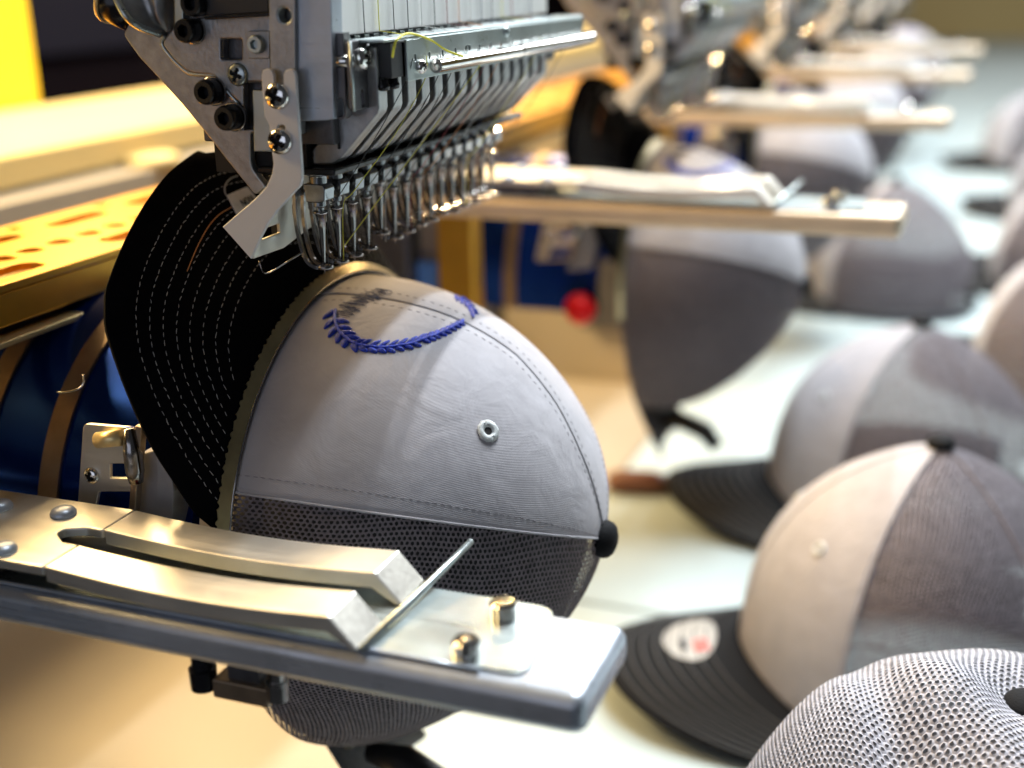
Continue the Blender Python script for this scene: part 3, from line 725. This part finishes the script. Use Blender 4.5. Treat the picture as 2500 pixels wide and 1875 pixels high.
# loose running stitches of the part not yet filled in
parts = []
for k in range(70):
    u = (k + random.random()) / 70; x = 818 + 108 * u + random.uniform(-6, 6); y = 752 - 42 * u + random.uniform(-13, 11) + (6 if u < .3 else 0)
    ln = random.uniform(24, 42) * (1 - .3 * u); c0, c1 = cast(x, y), cast(x + ln, y + ln * random.uniform(.12, .26))
    if c0 and c1: parts.append(tube([c0[0] + c0[1] * .0003, (c0[0] + c1[0]) / 2 + c0[1] * .0005, c1[0] + c1[1] * .0003], .00012, 4))
mesh('loose_stitches', *merge(parts), M['navyt'], wr)
# brim, bent up and back over the frame: a 45 degree cone starting at the opening
LT = [(-76, .0), (-71, .010), (-66, .0166), (-61, .0244), (-55, .0331), (-49, .0420), (-44, .0497), (-39, .0542), (-33, .0562), (-25, .0590), (-14, .0625), (-5, .0640)]
tha = [a for a, b in LT] + [-10 - (a + 10) for a, b in LT[:-1]][::-1]; lla = [b for a, b in LT] + [b for a, b in LT[:-1]][::-1]
def blen(thd): return float(np.interp(thd, tha, lla))
def brim_pt(thd, s, off=0.0):
    th_ = math.radians(thd); k = math.sqrt(.5)
    bend = s * s * 1.2
    r = RC + .0012 + k * s + off * k - bend * .0; y = YO + k * s - off * k
    return np.array([XA + r * math.sin(th_), y, ZA + r * math.cos(th_)])
us = np.linspace(-75.9, 55.9, 110)
Vb, Fb = grid(lambda u, v: brim_pt(u, blen(u) * v), us, np.linspace(0, 1, 18))
bm_ = mesh('brim', Vb, Fb, M['brim'], cp, smooth=True, solid=.0024)
bm_.modifiers['s'].offset = 0
bv = bm_.modifiers.new('b', 'BEVEL'); bv.width = .0007; bv.segments = 2; bv.limit_method = 'ANGLE'
sm = lambda u: float(np.interp(u, us, np.convolve(np.pad([blen(x) for x in us], 6, 'edge'), np.ones(13) / 13, 'valid')))
for off_ in (1, -1):
    for r_ in range(8):
        ins = .0098 + .0050 * r_
        pth = [brim_pt(u, sm(u) - ins * (1 + .1 * math.sin(u * .05)), off_ * .00135) for u in np.linspace(-74, 54, 220) if sm(u) - ins > .0035]
        if len(pth) > 4: mesh('brim_stitching', *stitches(pth, .0017, .0012, .00014), M['stitch'], bm_)
# cloth label on the brim with three woven characters
def onbrim(px, py, off):
    r = ray(px, py)
    for t in np.linspace(.32, .60, 2801):
        q = r * t
        if math.hypot(q[0] - XA, q[2] - ZA) - (RC + .0012 + (q[1] - YO) + off * 1.4) < 0 and q[1] > YO: return q
    return r * .42
lab = [(555, 476), (604, 455), (640, 500), (585, 536)]
lq = [onbrim(*p, .0018) for p in lab]
lo = mesh('brim_label', [lq[0], lq[1], lq[2], lq[3]], [(0, 1, 2, 3)], M['label'], bm_, solid=.0003)
def lerp2(u, v): return (lq[0] * (1 - u) + lq[1] * u) * (1 - v) + (lq[3] * (1 - u) + lq[2] * u) * v
lnn = _n(np.cross(lq[1] - lq[0], lq[3] - lq[0])); lnn = lnn if lnn.dot(lq[0]) < 0 else -lnn
strokes = {'N': [[(0, 1), (0, 0), (1, 1), (1, 0)]], 'O': [[(.2, 0), (0, .3), (0, .7), (.2, 1), (.8, 1), (1, .7), (1, .3), (.8, 0), (.2, 0)]]}
parts = []
for k, ch in enumerate('NON'):
    for st in strokes[ch]: parts.append(tube([lerp2(.34 + .18 * k + .12 * a, .42 + .26 * b) + lnn * .0004 for a, b in st], .00022, 4))
mesh('label_marks', *merge(parts), M['blackt'], lo)
mesh('label_outline', *tube(spline([onbrim(*p, .0012) for p in ((580, 429), (562, 437), (550, 452), (549, 470), (556, 482))], 4), .0003, 5), M['stitch'], bm_)
mesh('thread_end', *tube(spline([onbrim(*p, .0016) for p in ((566, 505), (535, 524), (510, 552), (488, 590), (472, 625), (457, 662))], 5), .00014, 5), M['oranget'], bm_)
# sweatband inside, plastic strap under the back opening
def strap_pt(th, v): return np.array([XA + (RC - .0015) * math.sin(th), YO + .001 - .014 * v, ZA + (RC - .0015) * math.cos(th) * (1 + 0.13 * max(0.0, -math.cos(th)) ** 1.5)])
mesh('sweatband', *grid(lambda th, v: np.array([XA + (RC - .0030) * math.sin(th), YO - .010 * v, ZA + (RC - .0030) * math.cos(th)]), np.linspace(TS - 1.55, TS + 1.55, 60), (0, .5, 1)), M['sweat'], cp, smooth=True, solid=.0008)
mesh('dark_net_backing', *grid(lambda th, v: dome(th, v, -.0022), np.linspace(TS + math.radians(86), TS + math.radians(274), 60), np.linspace(.0, .62, 16)), M['sweat'], cp, smooth=True, solid=.0006)  # dark sheet added inside so the lower net reads black
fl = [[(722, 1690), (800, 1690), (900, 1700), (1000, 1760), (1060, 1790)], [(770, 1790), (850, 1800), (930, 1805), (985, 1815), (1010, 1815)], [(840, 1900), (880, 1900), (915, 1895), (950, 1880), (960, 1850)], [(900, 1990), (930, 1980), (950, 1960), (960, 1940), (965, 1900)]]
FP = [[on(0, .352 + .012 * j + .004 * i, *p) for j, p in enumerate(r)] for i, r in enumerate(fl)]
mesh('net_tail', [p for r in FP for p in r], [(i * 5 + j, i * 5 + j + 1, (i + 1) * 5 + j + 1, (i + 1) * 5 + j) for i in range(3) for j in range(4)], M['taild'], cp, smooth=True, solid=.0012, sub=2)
mesh('tail_strap', *tube([on(0, .370, 905, 1835), on(0, .366, 985, 1858), on(0, .362, 1070, 1915), on(0, .360, 1120, 1990)], [.004, .0065, .0065, .005], 8), M['blackm'], cp, smooth=True)
sp_ = mesh('snap_strap', *grid(strap_pt, np.linspace(TS + math.pi - .75, TS + math.pi + .75, 40), (0, .5, 1)), M['blackm'], cp, smooth=True, solid=.0016)
for k in range(8):
    th_ = TS + math.pi - .49 + .14 * k; p = strap_pt(th_, .5); d_ = np.array([math.sin(th_), 0, math.cos(th_)])
    mesh('snap_stud', *lathe(p, d_, [(0, .0026), (.0015, .0026), (.003, .0018)], 12), M['blackm'], sp_, smooth=True)

# ------------------------------------------------------------------ cap driver and frame behind the cap
dr = thing('cap_driver', (XA, .30, ZA - .08), 'blue cap driver ring with bronze bands behind the cap beside the slotted bar', 'cap driver', 'blue cap drivers in a row')
RD = .0765
def ring_arc(y0, y1, ra, rb, d0=-98, d1=98, n=90):
    V, Fc = [], []
    for k in range(n + 1):
        t = math.radians(d0 + (d1 - d0) * k / n)
        for y, r in ((y0, ra), (y0, rb), (y1, rb), (y1, ra)): V.append((XA + r * math.sin(t), y, ZA + r * math.cos(t)))
    for k in range(n):
        for q in range(4): Fc.append((k * 4 + q, k * 4 + (q + 1) % 4, (k + 1) * 4 + (q + 1) % 4, (k + 1) * 4 + q))
    Fc.append((0, 1, 2, 3)); Fc.append((n * 4, n * 4 + 1, n * 4 + 2, n * 4 + 3))
    return V, Fc
def shard(o, a=.6): o.data.polygons.foreach_set('use_smooth', [True] * len(o.data.polygons)); o.data.set_sharp_from_angle(angle=a); return o
shard(mesh('drum', *ring_arc(.2350, .3500, RD - .004, RD), M['blue'], dr))
for y0 in (.2885, .3200): shard(mesh('bronze_band', *ring_arc(y0, y0 + .0080, RD + .0001, RD + .0013), M['bronze'], dr))
mesh('inner_arm', *lathe((XA, .1290, ZA), (0, 1, 0), [(0, .018), (.006, .036), (.019, .054), (.035, .066), (.060, .0735), (.086, .0745)], 48), M['blackm'], dr, smooth=True)  # made wide and long to keep the holes of the net dark
mesh('drive_shaft', *lathe((XA, .3500, ZA + .03), (0, 1, 0), [(0, .03), (.16, .03)], 40), M['castd'], dr, smooth=True)
# spring-steel frame band with a serrated edge along the brim root
def band_pt(thd, s, off):
    return brim_pt(thd, s, off)
bu = np.linspace(-97, 62, 420)
Vn, Fn = [], []
for i, u in enumerate(bu):
    ser = .0004 * (1 if (i // 3) % 2 else 0) + .0002 * math.sin(i * 1.7)
    for s, off in ((-.0010, .0012), (.0030 + ser, .0014), (.0030 + ser, .0020), (-.0010, .0020)): Vn.append(band_pt(u, s, off))
for i in range(len(bu) - 1):
    for k in range(4): Fn.append((i * 4 + k, i * 4 + (k + 1) % 4, (i + 1) * 4 + (k + 1) % 4, (i + 1) * 4 + k))
mesh('frame_band', Vn, Fn, M['band'], dr, smooth=False)
mesh('band_bead', *tube([band_pt(u, -.0011, .0018) for u in np.linspace(-97, 62, 120)], .0004, 6), M['chromed'], dr, smooth=True)
# clamp bracket on the near side of the drum
XK = .3005
def K(pts, X=XK): return pxp(0, X, pts)
plate('clamp_plate', rounded(K([(203, 1034), (338, 1046), (322, 1255), (188, 1250)]), .0020), [rounded(K([(268, 1132), (318, 1132), (318, 1168), (268, 1168)]), .0005), rounded(K([(240, 1200), (322, 1200), (322, 1246), (232, 1246)]), .001)], M['arm'], dr, 0, XK, .0016, bev=.0003)
plate('clamp_edge', K([(330, 1040), (346, 1044), (328, 1262), (312, 1260)], XK - .002), [], M['bronze'], dr, 0, XK - .002, .003, bev=.0003)
screw('clamp_screw', on(0, XK, 225, 1160), SD, .0028, M['chrome'], dr, h=.0018)
r0, r1 = on(0, XK - .0025, 236, 1075), on(0, XK - .0025, 298, 1068)
mesh('roller', *tube([r0, r0 * .95 + r1 * .05, r1], [.0012, .0026, .0026], 16), M['goldl'], dr, smooth=True)
q0 = on(0, XK - .002, 322, 1090); mesh('spring_post', *lathe(q0 + np.array([0, 0, -.012]), (0, 0, 1), [(0, .0022), (.004, .003), (.010, .003), (.018, .002)], 14), M['chromed'], dr, smooth=True)
plate('grey_block', K([(338, 1110), (380, 1098), (424, 1200), (418, 1300), (330, 1300)], .3035), [], M['grey'], dr, 0, .3035, .012, bev=.0006)
plate('grey_block', K([(382, 1098), (408, 1092), (424, 1200), (418, 1300), (386, 1300)], .3022), [], M['grey'], dr, 0, .3022, .001, bev=.0003)
mesh('wire_loop', *tube(spline([on(0, .3065, 204, 915), on(0, .3065, 204, 935), on(0, .3055, 190, 950), on(0, .3055, 160, 958), on(0, .306, 140, 957)], 5), .0004, 6), M['chrome'], dr, smooth=True)
kp = on(0, .7250, 1393, 722) - np.array([.42, 0, 0])
mesh('red_knob', *lathe(kp + np.array([.004, 0, 0]), (-1, -.25, .1), [(0, .004), (.004, .0085), (.012, .0100), (.018, .0075), (.021, .002)], 24), M['red'], dr, smooth=True)
# legs that carry the driver on the bed
for y in (.49,): box('pedestal', XA - .02, XA + .02, y - .012, y + .012, TZ - .0005, ZA + .002, M['castd'], dr, bev=.002)

# ------------------------------------------------------------------ slotted clamp bar in the foreground
cbz0, cbz1, bx0, bx1 = -.1768, -.1652, .2490, .2885
bar = thing('clamp_bar', (.268, .30, cbz0), 'satin metal clamp bar with forked strips and two knurled screws below the wreath cap', 'clamp bar', 'clamp bars between the heads')
box('bar_body', bx0, bx1, .0815, .40, cbz0, cbz1, M['bar'], bar, bev=.0040, seg=5)
plate('top_plate', rounded([(.2535, .0985), (.2885, .1020), (.2885, .40), (.2515, .40)], .006, 6), [], M['zinc'], bar, 2, cbz1 + .0001, .0010, bev=.0003)
mesh('plate_lip', *tube([(.2525, .110 + .29 * k / 20, cbz1 + .0008) for k in range(21)], .0007, 6), M['bar'], bar, smooth=True)
def knurl(c):
    V, Fc = [], []; n = 48
    prof_ = [(0, .0034), (.0002, .0036), (.0042, .0036), (.0050, .0030), (.0050, .0018), (.0032, .0016)]
    for h, r in prof_:
        for k in range(n):
            rr = r * (1.06 if (k % 4 < 2 and r > .0033) else 1); t = 2 * math.pi * k / n; V.append((c[0] + rr * math.cos(t), c[1] + rr * math.sin(t), c[2] + h))
    for i in range(len(prof_) - 1):
        for k in range(n): Fc.append((i * n + k, i * n + (k + 1) % n, (i + 1) * n + (k + 1) % n, (i + 1) * n + k))
    Fc.append(tuple(range(n))); Fc.append(tuple((len(prof_) - 1) * n + k for k in range(n)))
    return V, Fc
for p in ((.2790, .1140), (.2575, .1155)): mesh('knurled_screw', *knurl((*p, cbz1 + .0010)), M['chrome'], bar)
# forked strips: common head, two bowed arms with turned-down ends
zt = -.1550
def armz(y):                                          # slight bow between the head plate and the end
    t = min(max((.240 - y) / .09, 0), 1); return zt - .0022 * math.sin(math.pi * t)
def arm_profile(ye):
    top = [(y, armz(y)) for y in np.linspace(.240, ye, 18)]
    end = [(ye - .0078, cbz1 + .0018)]
    lower = [(ye - .0078 + .0018, cbz1 + .0012), (ye + .0012, zt - .0048)] + [(y, armz(y) - .0048) for y in np.linspace(ye + .004, .240, 16)]
    return top + end + lower
for x0, x1 in ((.2495, .2642), (.2752, .2905)):
    mesh('fork_arm', *prism(arm_profile(.1500), x0, x1), M['arm'], bar, bev=.0005)
plate('fork_head', rounded([(.2492, .2402), (.2644, .2402), (.2644, .246), (.2690, .2520), (.2720, .2520), (.2750, .246), (.2750, .2402), (.2907, .2402), (.2900, .40), (.2480, .40)], .001), [], M['arm'], bar, 2, zt - .0030, .0030, bev=.0006)
box('fork_spacer', .2530, .2870, .262, .40, cbz1 + .0012, zt - .0031, M['castd'], bar, bev=.001)
for (px, py) in ((155, 1256), (8, 1345), (0, 1240), (-140, 1330)):
    p = on(2, zt, px, py); mesh('rivet', *lathe(p, (0, 0, 1), [(0, .0040), (.0008, .0040), (.0018, .0034), (.0024, .0022), (.0026, .0006)], 24), M['bar'], bar, smooth=True)
mesh('cross_pin', *tube([(.2500, .1412, -.1630), (.3000, .1385, -.1615), (.3135, .1378, -.1610)], [.0011, .0011, .0011], 12), M['zinc'], bar, smooth=True)
box('guide_pad', .258, .270, .1765, .1945, -.1928, -.1868, M['bronze'], bar, bev=.0006)
box('pad_post', .260, .268, .180, .190, -.1868, cbz0 + .001, M['castd'], bar, bev=.0)
mesh('guide_bolt', *lathe((.2600, .1985, cbz0 + .0005), (0, 0, -1), [(0, .0030), (.0085, .0030), (.0087, .0040), (.0150, .0038), (.0155, .002)], 18), M['black'], bar, smooth=False)
mesh('guide_bolt', *lathe((.2600, .1742, cbz0 + .0005), (0, 0, -1), [(0, .0024), (.0080, .0024), (.0082, .0032), (.0140, .0030), (.0148, .0015)], 18), M['chromed'], bar, smooth=False)
box('bar_support', .256, .284, .34, .38, TZ - .0005, cbz0 - .0001, M['castd'], bar, bev=.002)

# ------------------------------------------------------------------ stations along the row
PITCH = .42
ords = ['first', 'second', 'third', 'fourth', 'fifth', 'sixth']
for k in range(1, 6):
    copy_thing(hd, (PITCH * k, 0, 0), f'embroidery head over the {ords[k]} mounted cap along the gold beam')
    copy_thing(cp, (PITCH * k, -.006, -.007), f'{ords[k]} mounted trucker cap along the gold beam, black brim turned up')
    copy_thing(dr, (PITCH * k, -.006, -.007), f'blue cap driver ring with bronze bands behind the {ords[k]} mounted cap')
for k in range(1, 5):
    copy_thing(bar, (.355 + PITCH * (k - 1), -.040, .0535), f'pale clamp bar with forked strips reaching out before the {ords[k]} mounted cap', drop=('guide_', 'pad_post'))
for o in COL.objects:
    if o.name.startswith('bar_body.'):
        o.material_slots[0].link = 'OBJECT'; o.material_slots[0].material = M['bedrefl']  # tan reflection of the bed put into the far bars' colour
# uprights between the stations: beige post, gold edge, gold brace, light blue cover
up = thing('machine_upright', (.62, .33, TZ), 'beige upright with gold brace and light blue cover, second along the gold beam', 'upright', 'uprights under the gold beam')
box('post', .628, .640, .285, .420, TZ - .0005, -.121, M['bed'], up, bev=.002)
box('gold_edge', .612, .628, .262, .283, TZ - .0005, -.121, M['gold'], up, bev=.002)
mesh('brace', *tube([(.622, .327, -.125), (.622, .285, -.215)], .005, 8), M['gold'], up)
box('cover', .622, .6278, .288, .312, -.22, -.152, M['lblue'], up, bev=.001)
for k in range(1, 5): copy_thing(up, (PITCH * k, 0, 0), f'beige upright with gold brace and light blue cover, {(ords + ["seventh"])[k + 1]} along the gold beam')

# ------------------------------------------------------------------ finished caps standing on the table
def table_cap(loc, ang, label, H=.135, aback=1.95, netm='net', dent=False, pitch=.0021, tilt=(0, 0), group='finished caps standing on the table', sticker=False):
    """loc = (x, y) of the crown centre on the table, ang = direction of the brim from +Y towards -X in degrees"""
    RX, RF, RB = .083, .092, .094; kc = .80
    if dent: RX, RB, kc = .092, .108, .97
    org = np.array((loc[0], loc[1], TZ)); o = thing('trucker_cap', org, label, 'cap', group)
    ca, sa = math.cos(math.radians(ang)), math.sin(math.radians(ang)); Z0 = .009
    def W(x, y, z): return org + np.array([x * ca - y * sa, x * sa + y * ca, z])
    def bump(x, y):
        if not dent: return 0.0
        b = 0
        for (cx, cy, sx, sy, rot, h) in dent:
            dx, dy = x - cx, y - cy; u = dx * math.cos(rot) + dy * math.sin(rot); v = -dx * math.sin(rot) + dy * math.cos(rot)
            b += h * math.exp(-(u / sx) ** 2 - (v / sy) ** 2)
        return b
    def D(th, t, off=0.0):
        w = .5 + .5 * math.cos(th); a = aback + (2.7 - aback) * w * w
        c, s_ = max(math.cos(t * math.pi / 2), 0), max(math.sin(t * math.pi / 2), 0)
        r = c ** (2 / a); h = s_ ** (2 / a); ry = RF if math.cos(th) > 0 else RB
        x, y = (RX + off) * r * math.sin(th), (ry + off) * r * math.cos(th)
        fold = .0016 * math.sin(4 * th + 1) * t * (1 - t) * 3
        return W(x, y, Z0 + (H - Z0 + off) * (kc * h + (1 - kc) * (1 - r)) + bump(*(W(x, y, 0) - org)[:2]) * (1 - c ** 6) + fold)
    f1 = math.radians(53)
    for a, b in ((-f1, 0), (0, f1)):
        mesh('front_panel', *grid(lambda th, t: D(th, t, .0007), np.linspace(a, b, 26), np.linspace(0, .999, 30)), M['cotton'], o, smooth=True, solid=.0008)
    S = arc_table(lambda t: D(math.pi * .6, t)); mm = S[-1]
    def okk(th, m):
        d = th % (2 * math.pi)
        if not (f1 - .01 < d < 2 * math.pi - f1 + .01): return False
        dd = abs(d - math.pi); back = (mm - m) / .042
        return not (dd < .55 and (dd / .55) ** 2 + back ** 2 < 1)
    nv, nq = hexnet(lambda th, m: D(th, 1 - np.interp(m, S, tt)), okk, mm, pitch, .80, math.pi, lift=.00034 if dent else .00022, hole=.52 if dent else .60)
    mesh('net_panel', nv, nq, M[netm], o, smooth=True)
    for sgn in (-1, 1):
        mesh('panel_hem', *tube([D(sgn * f1, t, .0005) for t in np.linspace(0, .98, 60)], .0006, 6), M['cotton'], o, smooth=True)
        if not dent: mesh('back_seam', *tube([D(sgn * math.radians(118), t, .0004) for t in np.linspace(0.02, .98, 60)], .0006, 6), M[netm], o, smooth=True)
    bt = D(0, 1, 0); nd = np.array([0.0, 0, 1.0]) + np.array([tilt[0], tilt[1], 0])
    mesh('button', *lathe(bt - nd * .001, nd, [(0, .0064), (.0015, .0069), (.0034, .0066), (.0048, .0050), (.0056, .0026), (.0058, .0005)], 24), M['brimg'], o, smooth=True)
    # brim: springs from the front edge, drooping towards its sides
    um = math.radians(62)
    def B(u, v, off=0.0):
        th = um * u; xb, yb = (RX + .001) * math.sin(th), (RF + .001) * math.cos(th)
        Lb = .069 * max(0.0, 1 - abs(u) ** 2.6) ** .62
        y = yb + Lb * v * (1 - .10 * u * u); x = xb * (1 + .10 * v)
        z = .0300 - 3.6 * x * x - .010 * v * (1 - .5 * u * u) + off
        return W(x, y, max(z, .0022 + off))
    br = mesh('brim', *grid(B, np.linspace(-1, 1, 60), np.linspace(0, 1, 14)), M['brimg'], o, smooth=True, solid=.0026)
    br.modifiers['s'].offset = -1
    for r_ in range(8):
        k = .90 - .095 * r_
        mesh('brim_stitching', *tube([B(u, k, .0007) for u in np.linspace(-.97, .97, 70)], .00045, 4), M['rowline'], br)
    mesh('sweatband', *grid(lambda th, v: W((RX - .003) * math.sin(th), (RF - .003) * math.cos(th), .004 + .034 * v), np.linspace(-2.45, 2.45, 50), (0, .5, 1)), M['sweat'], o, smooth=True, solid=.0008)
    mesh('base_hem', *tube([D(th, 0, .0004) + np.array([0, 0, -.004]) for th in np.linspace(-2.55, 2.55, 80)], [.0045] * 80, 6), M['sweat'], o, smooth=True)
    mesh('snap_strap', *grid(lambda th, v: W((RX - .001) * math.sin(th), (RB - .001) * math.cos(th), .002 + .014 * v), np.linspace(math.pi - .7, math.pi + .7, 24), (0, 1)), M['blackm'], o, smooth=True, solid=.0016)
    if sticker:
        st = mesh('sticker', *grid(lambda a, r: B(.06 + .24 * r * math.cos(a), .36 + .20 * r * math.sin(a), .0009), np.linspace(0, 2 * math.pi, 33), (0, .5, 1)), M['label2'], br, smooth=True)
        mesh('sticker_patch', *grid(lambda u, v: B(u, v, .0016), np.linspace(-.11, .00, 6), np.linspace(.24, .34, 5)), M['redp'], st)
        mesh('sticker_patch', *grid(lambda u, v: B(u, v, .0016), np.linspace(-.08, .03, 6), np.linspace(.39, .44, 5)), M['sweat'], st)
    for sg in (-1, 1):
        c0 = D(sg * .50, .52, .0010); u_ = _n(D(sg * .50 + .05, .52, .001) - c0); v_ = _n(D(sg * .50, .57, .001) - c0)
        mesh('eyelet', *tube([c0 + .0026 * (u_ * math.cos(t) + v_ * math.sin(t)) for t in np.linspace(0, 2 * math.pi, 19)], .0009, 6, False), M['eyelet'], o, smooth=True)
    mesh('centre_seam', *tube([D(0, t, .0009) for t in np.linspace(0, .98, 60)], .0004, 5), M['cotton'], o, smooth=True)
    return o
M['rowline'] = mat('grey_brim_stitch', (0.075, 0.072, 0.068), 0.7)
M['label2'] = mat('silver_sticker', (0.62, 0.60, 0.56), 0.35, 0.4)
M['redp'] = mat('pale_red_print', (0.75, 0.16, 0.14), 0.5)
capB = table_cap((.602, .016), 18, 'finished cap with oval silver sticker on its black brim, next to the panel joint', sticker=True)
table_cap((.823, .040), 12, 'finished cap with charcoal brim standing between the sticker cap and the far caps')
DN = [(-.004, .028, .034, .020, -.30, .0065), (-.006, .062, .050, .024, -.2, .012), (-.040, .002, .05, .010, .55, .006), (-.030, .036, .05, .008, .35, -.006), (0, 0, .012, .012, 0, -.006)]
table_cap((.385, -.022), 205, 'pale net back of a creased cap, button dented below its ridge', netm='netl', dent=DN, pitch=.0020, aback=2.25, H=.133, tilt=(-.25, .1))
for (x, y, a, lb) in ((1.12, -.078, -35, 'cream-lit finished cap turned away, second row of caps on the white table'), (1.50, -.085, -30, 'far finished cap in the second row, brim turned towards the machine end'),
                      (1.40, .105, 0, 'finished cap tucked behind the second mounted cap, brim under the bars'), (1.95, -.10, -20, 'finished cap in the second row across from the fourth clamp bar'), (2.45, -.05, 10, 'finished cap on the white table across from the fifth clamp bar'), (2.4, -.34, -15, 'finished cap in the outer row of the white table'), (3.1, -.12, 5, 'farthest finished cap left on the white table')):
    src = capB
    r = copy_thing(src, (0, 0, 0), lb, 'finished caps standing on the table'); r.location = (x, y, TZ + ZT); r.rotation_euler.z = math.radians(a - 18)
    for ch in list(r.children):
        if ch.name.startswith('brim'):
            for g in list(ch.children):
                if g.name.startswith('sticker'):
                    for h_ in list(g.children): bpy.data.objects.remove(h_)
                    bpy.data.objects.remove(g)
# brown wooden tool lying on the table by the bed edge
tl = thing('wooden_tool', (.806, .22, TZ), 'small dark brown wooden tool lying on the table by the bed edge', 'tool')
mesh('handle', *tube([(.801, .2435, TZ + .0075), (.803, .236, TZ + .0085), (.808, .212, TZ + .0085), (.811, .200, TZ + .007)], [.006, .0085, .0085, .006], 14), M['wood'], tl, smooth=True)
mesh('ferrule', *tube([(.811, .2005, TZ + .0065), (.8125, .1945, TZ + .006)], [.0062, .0045], 12), M['castd'], tl, smooth=True)
# pale end wall of the hall far behind the row
ew = sheet('end_wall', 6.6, 6.7, -4.0, 1.75, TZ - 1.0, 2.2, M['cream'])
